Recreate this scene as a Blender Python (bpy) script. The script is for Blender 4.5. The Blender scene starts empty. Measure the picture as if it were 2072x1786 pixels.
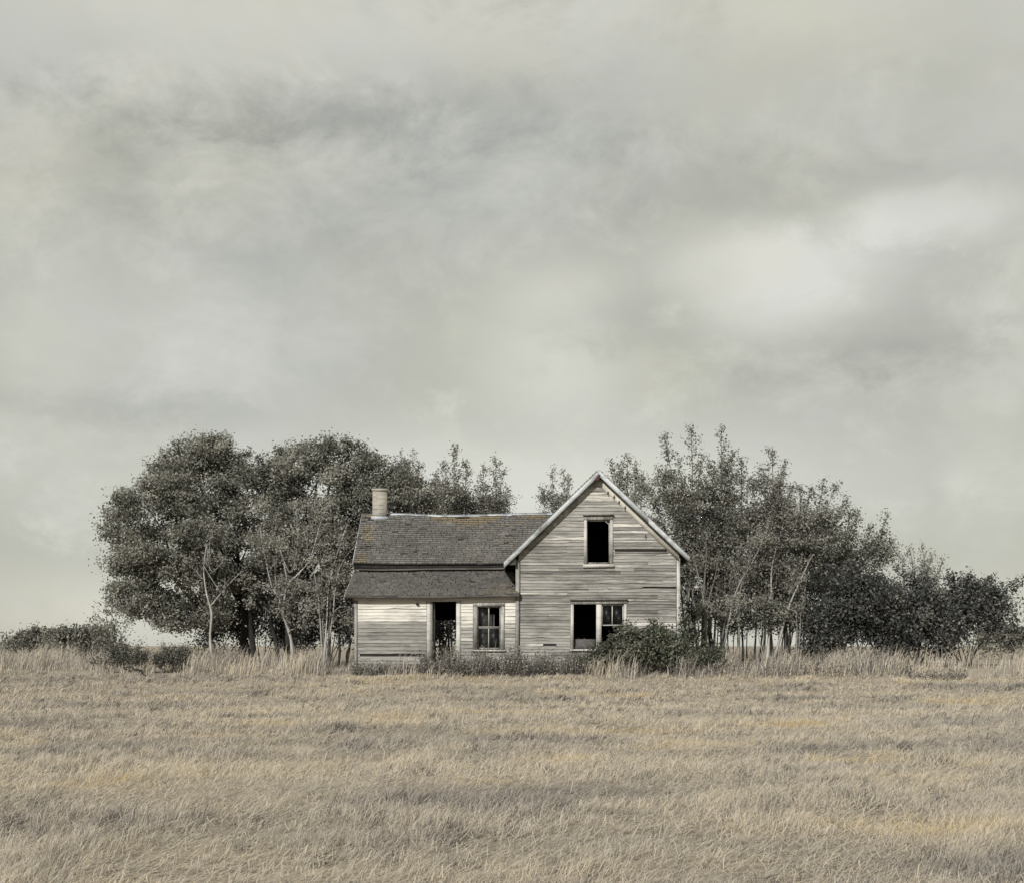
import bpy, math
import numpy as np

R = np.random.default_rng(7)
scn = bpy.context.scene
COL = scn.collection

# ------------------------------------------------------------------ camera facts
F, CX, HY, EYE = 3100.0, 1036.0, 1305.0, 1.5        # lens in px, optical axis, horizon row, eye height


def P(px, py, d):
    """point on the sight line of a spot of the photograph, at its real distance d"""
    return np.array([(px - CX) / F * d, d, EYE + (HY - py) / F * d])


def X(px, d=50.0):
    return (px - CX) / F * d


def Z(py, d=50.0):
    return EYE + (HY - py) / F * d


# ------------------------------------------------------------------ noise
_tab = np.random.default_rng(99).random((256, 256))


def vnoise(x, y):
    x = np.asarray(x, float); y = np.asarray(y, float)
    xi = np.floor(x).astype(int); yi = np.floor(y).astype(int)
    fx = x - xi; fy = y - yi
    fx = fx * fx * (3 - 2 * fx); fy = fy * fy * (3 - 2 * fy)
    a = _tab[xi & 255, yi & 255]; b = _tab[(xi + 1) & 255, yi & 255]
    c = _tab[xi & 255, (yi + 1) & 255]; d = _tab[(xi + 1) & 255, (yi + 1) & 255]
    return (a * (1 - fx) + b * fx) * (1 - fy) + (c * (1 - fx) + d * fx) * fy


def fbm(x, y, o=4):
    s = 0; a = 0.5; t = 0
    for i in range(o):
        s = s + a * vnoise(np.asarray(x) * 2 ** i + 17.3 * i, np.asarray(y) * 2 ** i + 5.1 * i); t += a; a *= 0.5
    return s / t


def smooth(a, b, v):
    t = np.clip((np.asarray(v, float) - a) / (b - a), 0, 1)
    return t * t * (3 - 2 * t)


def ground(x, y):
    x = np.asarray(x, float); y = np.asarray(y, float)
    near = smooth(140, 70, np.hypot(x, y))
    z = 0.75 * smooth(36, 54, y)
    return z + near * ((fbm(x * 0.12 + 40, y * 0.12, 3) - 0.5) * 0.22 + (fbm(x * 0.6, y * 0.6, 2) - 0.5) * 0.06)


def unit(v):
    return v / np.maximum(np.linalg.norm(v, axis=-1, keepdims=True), 1e-9)


# ------------------------------------------------------------------ tagging
def tag(o, label=None, cat=None, group=None, kind=None):
    if label: o['label'] = label
    if cat: o['category'] = cat
    if group: o['group'] = group
    if kind: o['kind'] = kind
    return o


def empty(name, loc, label, cat, group=None):
    o = bpy.data.objects.new(name, None)
    o.empty_display_size = 0.3
    COL.objects.link(o); o.location = [float(c) for c in loc]
    return tag(o, label, cat, group)


def mesh_np(name, V, faces, mat, parent=None, origin=(0, 0, 0), attr=None, smoothf=False):
    """faces: list of int arrays (m,k).  attr: (faces,3) floats, kept per face as 'v'"""
    V = np.asarray(V, np.float32) - np.asarray(origin, np.float32)
    me = bpy.data.meshes.new(name)
    me.vertices.add(len(V)); me.vertices.foreach_set('co', V.ravel())
    loops = np.concatenate([f.ravel() for f in faces]).astype(np.int32)
    tot = np.concatenate([np.full(len(f), f.shape[1], np.int32) for f in faces])
    st = np.concatenate([[0], np.cumsum(tot)[:-1]]).astype(np.int32)
    me.loops.add(len(loops)); me.loops.foreach_set('vertex_index', loops)
    me.polygons.add(len(tot)); me.polygons.foreach_set('loop_start', st)
    try:
        me.polygons.foreach_set('loop_total', tot)
    except Exception:
        pass
    if smoothf:
        me.polygons.foreach_set('use_smooth', np.ones(len(tot), bool))
    if attr is not None:
        a = me.attributes.new('v', 'FLOAT_VECTOR', 'FACE')
        a.data.foreach_set('vector', np.asarray(attr, np.float32).ravel())
    me.materials.append(mat)
    me.update(calc_edges=True); me.validate()
    o = bpy.data.objects.new(name, me)
    COL.objects.link(o)
    if parent is not None:
        o.parent = parent
    else:
        o.location = [float(c) for c in origin]
    return o


class MB:
    """collects polygons; v = (tone, paint, seed) per face"""
    def __init__(s):
        s.v = []; s.f = []; s.a = []

    def poly(s, pts, at=(0.5, 0.5, 0.0)):
        n = len(s.v)
        s.v.extend([tuple(map(float, p)) for p in pts])
        s.f.append(list(range(n, n + len(pts)))); s.a.append(at)

    def hexa(s, p, at=(0.5, 0.5, 0.0)):
        """p: 8 corners, bottom ring 0-3 then top ring 4-7"""
        n = len(s.v)
        s.v.extend([tuple(map(float, q)) for q in p])
        for q in ((3, 2, 1, 0), (4, 5, 6, 7), (0, 1, 5, 4), (1, 2, 6, 5), (2, 3, 7, 6), (3, 0, 4, 7)):
            s.f.append([n + i for i in q]); s.a.append(at)

    def box(s, x0, x1, y0, y1, z0, z1, at=None, j=0.0):
        if at is None:
            at = (R.random(), R.random(), R.random())
        q = [[x0, y0, z0], [x1, y0, z0], [x1, y1, z0], [x0, y1, z0], [x0, y0, z1], [x1, y0, z1], [x1, y1, z1], [x0, y1, z1]]
        q = np.array(q, float)
        if j:
            q += (R.random(q.shape) - 0.5) * 2 * j
        s.hexa(q, at)

    def long_box(s, x0, x1, y0, y1, z0, z1, at=None, j=0.0, n=9):
        """a long level board in short lengths so that it can warp; neighbours share their ends"""
        if at is None: at = (R.random(), R.random(), R.random())
        xs_ = np.linspace(x0, x1, n + 1)
        rings = [np.array([[x, y0, z0], [x, y1, z0], [x, y1, z1], [x, y0, z1]]) + (R.random((4, 3)) - .5) * 2 * j * [0, 1, 1] for x in xs_]
        b0 = len(s.v)
        for r_ in rings: s.v.extend(map(tuple, r_.tolist()))
        for i in range(n):
            for k in range(4):
                s.f.append([b0 + i * 4 + k, b0 + i * 4 + (k + 1) % 4, b0 + (i + 1) * 4 + (k + 1) % 4, b0 + (i + 1) * 4 + k]); s.a.append(at)
        s.f.append([b0 + k for k in range(4)]); s.a.append(at)
        s.f.append([b0 + n * 4 + k for k in (3, 2, 1, 0)]); s.a.append(at)

    def beam(s, a, b, w, h, up=(0, 0, 1), at=None):
        """a bar from a to b, w wide and h high"""
        a = np.array(a, float); b = np.array(b, float)
        d = unit(b - a); sd = unit(np.cross(d, np.array(up, float))); u = np.cross(sd, d)
        if at is None:
            at = (R.random(), R.random(), R.random())
        sd = sd * w / 2; u = u * h / 2
        s.hexa([a - sd - u, a + sd - u, b + sd - u, b - sd - u, a - sd + u, a + sd + u, b + sd + u, b - sd + u], at)

    def tube(s, pts, rad, n=6, at=(0.5, 0.5, 0.0)):
        pts = np.asarray(pts, float); base = len(s.v); m = len(pts)
        T = np.gradient(pts, axis=0); T = unit(T)
        ref = np.array([0.3, 1, 0.1]); ref /= np.linalg.norm(ref)
        A = unit(np.cross(T, ref)); B = np.cross(T, A)
        an = np.arange(n) * 2 * math.pi / n
        ring = pts[:, None, :] + np.asarray(rad)[:, None, None] * (np.cos(an)[None, :, None] * A[:, None, :] + np.sin(an)[None, :, None] * B[:, None, :])
        s.v.extend(map(tuple, ring.reshape(-1, 3).tolist()))
        for i in range(m - 1):
            for k in range(n):
                k2 = (k + 1) % n
                s.f.append([base + i * n + k, base + i * n + k2, base + (i + 1) * n + k2, base + (i + 1) * n + k]); s.a.append(at)
        s.f.append([base + (m - 1) * n + k for k in range(n)]); s.a.append(at)
        s.f.append([base + k for k in reversed(range(n))]); s.a.append(at)

    def build(s, name, mat, parent=None, origin=(0, 0, 0), smoothf=False):
        by = {}
        for f, a in zip(s.f, s.a):
            by.setdefault(len(f), ([], []))
            by[len(f)][0].append(f); by[len(f)][1].append(a)
        faces = [np.array(v[0], int) for v in by.values()]
        attr = np.concatenate([np.array(v[1], float) for v in by.values()])
        return mesh_np(name, np.array(s.v), faces, mat, parent, origin, attr, smoothf)


# ------------------------------------------------------------------ materials
def nt(name, rough=0.85, spec=0.25):
    m = bpy.data.materials.new(name); m.use_nodes = True
    n = m.node_tree.nodes; l = m.node_tree.links
    b = n['Principled BSDF']
    b.inputs['Roughness'].default_value = rough
    b.inputs['Specular IOR Level'].default_value = spec
    return m, n, l, b


def ramp(n, stops):
    r = n.new('ShaderNodeValToRGB'); e = r.color_ramp.elements
    while len(e) < len(stops):
        e.new(0.5)
    for k, (p, c) in zip(e, stops):
        k.position = p; k.color = (*c, 1)
    return r


def math_(n, l, op, a, b=None, clamp=False):
    m = n.new('ShaderNodeMath'); m.operation = op; m.use_clamp = clamp
    for i, q in enumerate((a, b)):
        if q is None: continue
        if isinstance(q, (int, float)): m.inputs[i].default_value = q
        else: l.new(q, m.inputs[i])
    return m.outputs[0]


def mixc(n, l, fac, a, b, mode='MIX'):
    m = n.new('ShaderNodeMix'); m.data_type = 'RGBA'; m.blend_type = mode
    for s, q in ((m.inputs[0], fac), (m.inputs[6], a), (m.inputs[7], b)):
        if isinstance(q, (int, float)): s.default_value = q
        elif isinstance(q, tuple): s.default_value = (*q, 1)
        else: l.new(q, s)
    return m.outputs[2]


def attr_v(n, l):
    a = n.new('ShaderNodeAttribute'); a.attribute_name = 'v'
    s = n.new('ShaderNodeSeparateXYZ'); l.new(a.outputs['Vector'], s.inputs[0])
    return a.outputs['Vector'], s.outputs[0], s.outputs[1], s.outputs[2]


def noise(n, l, vec, scale, detail=4, rough=0.6, dist=0.0):
    t = n.new('ShaderNodeTexNoise'); t.inputs['Scale'].default_value = scale
    t.inputs['Detail'].default_value = detail; t.inputs['Roughness'].default_value = rough
    t.inputs['Distortion'].default_value = dist
    if vec is not None: l.new(vec, t.inputs['Vector'])
    return t.outputs['Fac']


def coords(n, l, scale, seed=None):
    tc = n.new('ShaderNodeTexCoord'); mp = n.new('ShaderNodeMapping')
    mp.inputs['Scale'].default_value = scale
    l.new(tc.outputs['Object'], mp.inputs['Vector'])
    if seed is not None:
        c = n.new('ShaderNodeCombineXYZ')
        l.new(math_(n, l, 'MULTIPLY', seed, 37.0), c.inputs[0]); l.new(math_(n, l, 'MULTIPLY', seed, 11.0), c.inputs[1])
        l.new(c.outputs[0], mp.inputs['Location'])
    return mp.outputs[0]


def bump(n, l, b, h, strength=0.4, dist=0.01):
    k = n.new('ShaderNodeBump'); k.inputs['Strength'].default_value = strength; k.inputs['Distance'].default_value = dist
    l.new(h, k.inputs['Height']); l.new(k.outputs[0], b.inputs['Normal'])


def wood(name, scale, dark, mid, light, paint, bias=0.0):
    m, n, l, b = nt(name, 0.9, 0.15)
    vec, tone, pt, seed = attr_v(n, l)
    co = coords(n, l, scale, seed)
    g = noise(n, l, co, 1.0, 6, 0.65, 0.4)
    g2 = noise(n, l, coords(n, l, tuple(s * 0.22 for s in scale), seed), 1.0, 3, 0.6)
    t = math_(n, l, 'ADD', math_(n, l, 'MULTIPLY', g, 0.75), math_(n, l, 'MULTIPLY', tone, 0.58))
    t = math_(n, l, 'ADD', t, math_(n, l, 'MULTIPLY', g2, 0.35))
    t = math_(n, l, 'SUBTRACT', t, 0.34)
    rp = ramp(n, [(0.2, dark), (0.5, mid), (0.8, light)]); l.new(t, rp.inputs[0])
    # flaking paint
    pm = math_(n, l, 'ADD', math_(n, l, 'MULTIPLY', g, 0.8), math_(n, l, 'MULTIPLY', g2, 0.7))
    pm = math_(n, l, 'ADD', pm, math_(n, l, 'MULTIPLY', pt, 0.9))
    mr = n.new('ShaderNodeMapRange'); mr.inputs[1].default_value = 1.18 - bias; mr.inputs[2].default_value = 1.42 - bias
    l.new(pm, mr.inputs[0])
    c = mixc(n, l, mr.outputs[0], rp.outputs[0], paint)
    st = noise(n, l, coords(n, l, (0.8, 0.8, 3.2)), 1.0, 5, 0.65)
    sr = ramp(n, [(0.3, (0.45, 0.445, 0.445)), (0.52, (1.0, 0.99, 0.97)), (0.7, (1.16, 1.15, 1.12))]); l.new(st, sr.inputs[0])
    c = mixc(n, l, 0.8, c, sr.outputs[0], 'MULTIPLY')
    l.new(c, b.inputs['Base Color'])
    bump(n, l, b, g, 0.35, 0.006)
    return m


M = {}
WD, WM, WL = (0.065, 0.062, 0.058), (0.25, 0.24, 0.222), (0.42, 0.406, 0.378)
M['siding'] = wood('weathered_siding', (2.4, 2.4, 60), WD, WM, WL, (0.60, 0.58, 0.53))
M['siding_side'] = wood('weathered_siding_side', (1.3, 1.3, 34), WD, WM, WL, (0.55, 0.53, 0.48))
M['trim'] = wood('weathered_upright_trim', (30, 30, 1.5), (0.09, 0.087, 0.08), (0.27, 0.26, 0.24), (0.40, 0.388, 0.36), (0.50, 0.49, 0.455), 0.0)
M['trim_h'] = wood('weathered_level_trim', (1.5, 12, 30), (0.09, 0.087, 0.08), (0.27, 0.26, 0.24), (0.40, 0.388, 0.36), (0.50, 0.49, 0.455), 0.0)
M['rake'] = wood('weathered_rake_board', (6, 6, 6), (0.12, 0.12, 0.118), (0.27, 0.27, 0.265), (0.38, 0.39, 0.395), (0.45, 0.475, 0.49), -0.05)
M['frieze'] = wood('old_frieze_board', (6, 6, 6), (0.14, 0.135, 0.12), (0.31, 0.298, 0.272), (0.43, 0.415, 0.375), (0.50, 0.48, 0.42), 0.05)
M['dark_wood'] = wood('dark_old_wood', (3, 3, 12), (0.03, 0.03, 0.028), (0.075, 0.07, 0.064), (0.14, 0.13, 0.115), (0.2, 0.19, 0.17), -0.3)


def plain(name, stops, scale=6.0, rough=0.9, spec=0.15, stretch=(1, 1, 1), b_=0.3):
    m, n, l, b = nt(name, rough, spec)
    vec, tone, pt, seed = attr_v(n, l)
    g = noise(n, l, coords(n, l, stretch, seed), scale, 6, 0.65)
    t = math_(n, l, 'ADD', math_(n, l, 'MULTIPLY', g, 0.8), math_(n, l, 'MULTIPLY', math_(n, l, 'SUBTRACT', tone, 0.5), 0.5))
    t = math_(n, l, 'ADD', t, 0.1)
    rp = ramp(n, stops); l.new(t, rp.inputs[0]); l.new(rp.outputs[0], b.inputs['Base Color'])
    if b_: bump(n, l, b, g, b_, 0.02)
    return m


M['interior'] = plain('shade_dark_interior', [(0.2, (0.012, 0.012, 0.013)), (0.8, (0.045, 0.043, 0.042))], 3)  # near black: the shade of the rooms is put into the colour
M['sheathing'] = plain('dark_sheathing', [(0.2, (0.012, 0.012, 0.012)), (0.8, (0.05, 0.045, 0.04))], 4)
M['metal'] = plain('dull_galvanised_ridge', [(0.2, (0.27, 0.285, 0.31)), (0.8, (0.50, 0.52, 0.55))], 5, 0.55, 0.4)
M['iron'] = plain('rusty_iron', [(0.2, (0.02, 0.018, 0.018)), (0.8, (0.06, 0.045, 0.04))], 20)
M['rot'] = plain('red_brown_rot', [(0.2, (0.035, 0.02, 0.018)), (0.8, (0.11, 0.06, 0.048))], 14)
M['curtain'] = plain('faded_board', [(0.2, (0.06, 0.057, 0.058)), (0.8, (0.14, 0.13, 0.128))], 10)

# shingles: v = (tone, moss, seed)
m, n, l, b = nt('old_cedar_shingles', 0.95, 0.1)
vec, tone, pt, seed = attr_v(n, l)
g = noise(n, l, coords(n, l, (14, 3, 3), seed), 1.0, 5, 0.65)
t = math_(n, l, 'ADD', math_(n, l, 'MULTIPLY', g, 0.55), math_(n, l, 'MULTIPLY', tone, 0.6))
rp = ramp(n, [(0.15, (0.05, 0.048, 0.046)), (0.5, (0.15, 0.143, 0.133)), (0.78, (0.235, 0.225, 0.207)), (0.98, (0.38, 0.365, 0.335))])
l.new(t, rp.inputs[0])
mo = n.new('ShaderNodeMapRange'); mo.inputs[1].default_value = 0.45; mo.inputs[2].default_value = 0.95
l.new(math_(n, l, 'ADD', pt, math_(n, l, 'MULTIPLY', g, 0.35)), mo.inputs[0])
c = mixc(n, l, math_(n, l, 'MULTIPLY', mo.outputs[0], 0.62), rp.outputs[0], (0.27, 0.20, 0.09))
l.new(c, b.inputs['Base Color']); bump(n, l, b, g, 0.4, 0.008)
M['shingle'] = m

# chimney masonry
m, n, l, b = nt('pale_chimney_brick', 0.95, 0.1)
tc = n.new('ShaderNodeTexCoord'); mp = n.new('ShaderNodeMapping'); mp.inputs['Rotation'].default_value = (math.radians(90), 0, 0)
l.new(tc.outputs['Object'], mp.inputs[0])
br = n.new('ShaderNodeTexBrick'); br.inputs['Scale'].default_value = 1.0
br.inputs['Brick Width'].default_value = 0.21; br.inputs['Row Height'].default_value = 0.075; br.inputs['Mortar Size'].default_value = 0.008
br.inputs['Color1'].default_value = (0.36, 0.34, 0.30, 1); br.inputs['Color2'].default_value = (0.19, 0.175, 0.15, 1); br.inputs['Mortar'].default_value = (0.36, 0.35, 0.325, 1)
l.new(mp.outputs[0], br.inputs['Vector'])
g = noise(n, l, coords(n, l, (3, 3, 1.4)), 1.3, 5, 0.65)
rp = ramp(n, [(0.46, (0, 0, 0)), (0.62, (1, 1, 1))]); l.new(g, rp.inputs[0])
c = mixc(n, l, math_(n, l, 'MULTIPLY', rp.outputs[0], 0.35), br.outputs['Color'], (0.34, 0.26, 0.12))
l.new(c, b.inputs['Base Color']); bump(n, l, b, br.outputs['Fac'], -0.4, 0.01)
M['brick'] = m

M['inner_wall_grey'] = plain('lit_inner_wall_grey', [(0.3, (0.05, 0.05, 0.052)), (0.7, (0.16, 0.155, 0.15))], 9)  # grey of a lit inner wall, put into the colour
# old window glass
m, n, l, b = nt('dusty_glass')
n.remove(b)
gl = n.new('ShaderNodeBsdfGlossy'); gl.inputs['Roughness'].default_value = 0.4; gl.inputs['Color'].default_value = (0.8, 0.82, 0.85, 1)
tr = n.new('ShaderNodeBsdfTransparent'); tr.inputs['Color'].default_value = (0.72, 0.73, 0.72, 1)
df = n.new('ShaderNodeBsdfDiffuse'); df.inputs['Color'].default_value = (0.16, 0.155, 0.145, 1)
g = noise(n, l, coords(n, l, (1, 1, 1)), 7, 5, 0.65)
ms = n.new('ShaderNodeMixShader'); l.new(math_(n, l, 'MULTIPLY', g, 0.07), ms.inputs[0])
l.new(tr.outputs[0], ms.inputs[1]); l.new(df.outputs[0], ms.inputs[2])
ms2 = n.new('ShaderNodeMixShader'); ms2.inputs[0].default_value = 0.012
l.new(ms.outputs[0], ms2.inputs[1]); l.new(gl.outputs[0], ms2.inputs[2])
l.new(ms2.outputs[0], n['Material Output'].inputs['Surface'])
M['glass'] = m


def leaf_mat(name, stops, transl=0.25):
    m, n, l, b = nt(name, 0.6, 0.25)
    vec, tone, pt, seed = attr_v(n, l)
    rp = ramp(n, stops); l.new(tone, rp.inputs[0])
    l.new(rp.outputs[0], b.inputs['Base Color'])
    t = n.new('ShaderNodeBsdfTranslucent'); l.new(rp.outputs[0], t.inputs['Color'])
    ms = n.new('ShaderNodeMixShader'); ms.inputs[0].default_value = transl + .1
    l.new(b.outputs[0], ms.inputs[1]); l.new(t.outputs[0], ms.inputs[2])
    l.new(ms.outputs[0], n['Material Output'].inputs['Surface'])
    return m


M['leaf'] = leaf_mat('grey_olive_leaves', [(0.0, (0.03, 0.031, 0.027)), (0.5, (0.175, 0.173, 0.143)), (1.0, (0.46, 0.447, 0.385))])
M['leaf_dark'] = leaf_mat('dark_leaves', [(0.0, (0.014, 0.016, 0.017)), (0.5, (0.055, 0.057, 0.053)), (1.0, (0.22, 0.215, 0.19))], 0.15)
M['leaf_pale'] = leaf_mat('pale_dry_leaves', [(0.0, (0.09, 0.087, 0.078)), (0.5, (0.23, 0.222, 0.19)), (1.0, (0.40, 0.385, 0.335))])
M['leaf_green'] = leaf_mat('dull_green_leaves', [(0.0, (0.018, 0.022, 0.016)), (0.5, (0.075, 0.082, 0.058)), (1.0, (0.25, 0.25, 0.19))], 0.2)
M['grass'] = leaf_mat('dry_straw', [(0.0, (0.06, 0.054, 0.05)), (0.25, (0.29, 0.268, 0.245)), (0.55, (0.57, 0.508, 0.415)), (0.8, (0.60, 0.515, 0.365)), (1.0, (0.51, 0.375, 0.175))], 0.2)
M['weed'] = leaf_mat('grey_brown_weeds', [(0.0, (0.03, 0.029, 0.028)), (0.5, (0.185, 0.17, 0.15)), (1.0, (0.48, 0.435, 0.375))], 0.15)
M['bark_pale'] = plain('pale_bark', [(0.25, (0.07, 0.067, 0.063)), (0.52, (0.28, 0.268, 0.246)), (0.85, (0.47, 0.455, 0.425))], 3.0, 0.9, 0.1, (1, 1, 0.6))
M['bark'] = plain('grey_bark', [(0.2, (0.07, 0.065, 0.058)), (0.8, (0.24, 0.225, 0.195))], 3.0, 0.9, 0.1, (2, 2, 0.4))
M['bark_dark'] = plain('dark_bark', [(0.2, (0.018, 0.017, 0.017)), (0.8, (0.075, 0.07, 0.064))], 3.0, 0.95, 0.1, (2, 2, 0.4))

# ground
m, n, l, b = nt('dry_field_soil', 0.98, 0.05)
co = coords(n, l, (1, 1, 1))
g = noise(n, l, co, 9, 6, 0.7); g2 = noise(n, l, co, 0.35, 4, 0.6)
rp = ramp(n, [(0.25, (0.09, 0.08, 0.068)), (0.5, (0.31, 0.27, 0.215)), (0.75, (0.46, 0.40, 0.31))])
l.new(math_(n, l, 'ADD', math_(n, l, 'MULTIPLY', g, 0.65), math_(n, l, 'MULTIPLY', g2, 0.35)), rp.inputs[0])
l.new(rp.outputs[0], b.inputs['Base Color']); bump(n, l, b, g, 0.6, 0.04)
M['soil'] = m

# ------------------------------------------------------------------ ground sheet
far = [70, 85, 110, 150, 220, 350, 600, 1000, 1800, 3200]
xs = np.array([-q for q in reversed(far)] + list(np.linspace(-60, 60, 161)) + far, float)
ys = np.array([-3200, -1000, -300, -100, -40, -15] + list(np.linspace(-5, 80, 121)) + [90, 110, 150, 220, 350, 600, 1000, 1800, 3200], float)
GX, GY = np.meshgrid(xs, ys)
GV = np.stack([GX, GY, ground(GX, GY)], -1).reshape(-1, 3)
nx = len(xs); idx = np.arange(len(GV)).reshape(len(ys), nx)
GF = np.stack([idx[:-1, :-1], idx[:-1, 1:], idx[1:, 1:], idx[1:, :-1]], -1).reshape(-1, 4)
tag(mesh_np('ground', GV, [GF], M['soil'], smoothf=True), 'dry pale farm field rising gently to the old house', 'ground', kind='structure')


# ------------------------------------------------------------------ grass
def blades(name, x, y, h, w, tone, lean, mat, label, cat, ldir=None):
    N = len(x)
    z = ground(x, y) - 0.02
    base = np.stack([x, y, z], -1)
    an = R.random(N) * 2 * math.pi
    side = np.stack([np.cos(an), np.sin(an), np.zeros(N)], -1) * (w / 2)[:, None]
    ld = R.normal(0.6, 0.9, N) if ldir is None else ldir     # lean direction, mostly to the right
    L = np.stack([np.cos(ld), np.sin(ld) * 0.8, np.zeros(N)], -1) * (lean * h)[:, None]
    mid = base + L * 0.30 + np.stack([0 * h, 0 * h, h * 0.55], -1)
    tip = base + L + np.stack([0 * h, 0 * h, h * (1 - 0.35 * lean)], -1)
    V = np.stack([base - side, base + side, mid + side * 0.75, mid - side * 0.75, tip], 1).reshape(-1, 3)
    i = np.arange(N) * 5
    Q = np.stack([i, i + 1, i + 2, i + 3], -1); T = np.stack([i + 3, i + 2, i + 4], -1)
    at = np.zeros((N, 3)); at[:, 0] = np.clip(tone, 0, 1)
    o = mesh_np(name, V, [Q, T], mat, attr=np.concatenate([at, at]))
    return tag(o, label, cat, kind='stuff')


def field_points(d0, d1, dens, extra=4.0):
    """random points between two distances over the width the view can see, plus a margin"""
    W = 0.36 * d1 + extra
    N = int((d1 - d0) * 2 * W * dens)
    y = d0 + (d1 - d0) * R.random(N); x = (R.random(N) * 2 - 1) * W
    k = np.abs(x) < 0.36 * y + extra
    return x[k], y[k]


def field_tone(x, y):
    t = 0.50 + (fbm(x * 0.22, y * 0.5, 4) - 0.5) * 0.55
    och = smooth(0.54, 0.72, fbm(x * 0.42 + 50, y * 0.8 + 9, 4)) * smooth(.38, .6, fbm(x * .9 + 3, y * .9 + 31, 3))
    t = t + 0.30 * och
    gre = smooth(0.58, 0.72, fbm(x * 0.26 + 90, y * 0.6 + 70, 3))
    t = t - 0.17 * gre
    return t


def dark_streak(x, y):
    """old furrows where dark soil and dead weeds show between the grass"""
    d = np.zeros(len(x))
    for (x0, x1, yc, wob, wd) in ((-7.9, -1.2, 31.0, 1.0, 0.55), (-6.0, 0.5, 25.0, 0.8, 0.3), (2.8, 7.5, 35.5, 0.5, 0.28), (-0.5, 6.5, 27.5, 1.3, 0.3), (5.0, 9.0, 24.6, 0.4, 0.16), (-5, 3, 17.5, 1.0, 0.2)):
        c = yc + (vnoise(x * 0.35 + yc, x * 0 + yc) - 0.5) * 2 * wob
        k = smooth(wd, wd * 0.35, np.abs(y - c)) * smooth(x0 - 0.5, x0 + 0.5, x) * smooth(x1 + 0.5, x1 - 0.5, x)
        d = np.maximum(d, k * smooth(0.42, 0.62, fbm(x * 1.3 + yc, y * 1.3, 3)))
    return d


gx, gy, gw, gl, gh = [], [], [], [], []
for d0, d1, dens, per, w in ((8.5, 12, 75, 24, 0.0042), (12, 17, 60, 22, 0.0052), (17, 24, 46, 19, 0.007), (24, 33, 30, 17, 0.0095), (33, 48.6, 24, 14, 0.0135)):
    a, b_ = field_points(d0, d1, dens)
    big = smooth(0.34, 0.68, fbm(a * 0.9, b_ * 0.7, 3))
    cnt = np.maximum(3, (per * (0.35 + 1.1 * big) * (0.5 + R.random(len(a)))).astype(int))
    i = np.repeat(np.arange(len(a)), cnt)
    r = np.abs(R.normal(0, 1, len(i))) * (0.045 + 0.05 * big[i]); an = R.random(len(i)) * 6.283
    ox, oy = np.cos(an) * r, np.sin(an) * r
    gx.append(a[i] + ox); gy.append(b_[i] + oy); gw.append(np.full(len(i), w))
    tl = R.normal(0.45, 0.55, len(a))                      # the way each tuft is laid over
    gl.append(np.where(R.random(len(i)) < 0.3, an, tl[i] + R.normal(0, 0.45, len(i))))
    th = (0.06 + 0.105 * big) * (0.6 + 0.8 * R.random(len(a)))
    gh.append(th[i] * (0.5 + 0.8 * R.random(len(i))))
    a, b_ = field_points(d0, d1, dens * per * 0.22)        # thin short growth between the tufts
    gx.append(a); gy.append(b_); gw.append(np.full(len(a), w)); gl.append(R.normal(0.5, 1.2, len(a))); gh.append(0.03 + 0.07 * R.random(len(a)))
    a, b_ = field_points(d0, d1, dens * 0.5)               # lone taller stalks
    gx.append(a); gy.append(b_); gw.append(np.full(len(a), w * 0.8)); gl.append(R.normal(0.4, 0.5, len(a))); gh.append(0.14 + 0.16 * R.random(len(a)))
gx, gy, gw, gl, gh = [np.concatenate(q) for q in (gx, gy, gw, gl, gh)]
ds = dark_streak(gx, gy)
keep = R.random(len(gx)) < 1 - 0.6 * ds
gx, gy, gw, gl, gh, ds = gx[keep], gy[keep], gw[keep], gl[keep], gh[keep], ds[keep]
tt = field_tone(gx, gy) + R.normal(0, 0.10, len(gx)) - 0.45 * ds * (R.random(len(gx)) < 0.85)
fl = fbm(gx * 4.5, gy * 3.0, 2)
tt = tt - 0.42 * (R.random(len(gx)) < 0.06 + 0.75 * smooth(.60, .76, fl))
blades('field_grass', gx, gy, gh, gw * (0.7 + 0.6 * R.random(len(gx))), tt, 0.45 + 0.65 * R.random(len(gx)), M['grass'],
       'short dry straw coloured grass covering the whole field', 'grass', ldir=gl)

# flat litter of dead straw between the tufts
lx, ly = [], []
for d0, d1, dens in ((8.5, 16, 600), (16, 30, 300), (30, 48, 110)):
    a, b_ = field_points(d0, d1, dens); lx.append(a); ly.append(b_)
lx = np.concatenate(lx); ly = np.concatenate(ly)
N = len(lx); an = R.normal(0.5, 0.8, N); ln = 0.06 + 0.12 * R.random(N); wd = 0.003 + 0.00025 * ly
D = np.stack([np.cos(an), np.sin(an), R.normal(0.12, 0.15, N)], -1) * ln[:, None]
S = np.stack([-np.sin(an), np.cos(an), 0 * an], -1) * (wd / 2)[:, None]
B0 = np.stack([lx, ly, ground(lx, ly) + 0.012 + 0.05 * R.random(N)], -1)
V = np.stack([B0 - S, B0 + S, B0 + D + S, B0 + D - S], 1).reshape(-1, 3)
i = np.arange(N) * 4
at = np.zeros((N, 3)); at[:, 0] = np.clip(field_tone(lx, ly) + R.normal(0.03, 0.12, N), 0, 1)
tag(mesh_np('straw', V, [np.stack([i, i + 1, i + 2, i + 3], -1)], M['grass'], attr=at), 'loose dead straw lying flat between the grass tufts', 'straw', kind='stuff')


# tall rough grass along the foot of the house and the trees
def pxx(x, y):
    return CX + x / y * F


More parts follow.
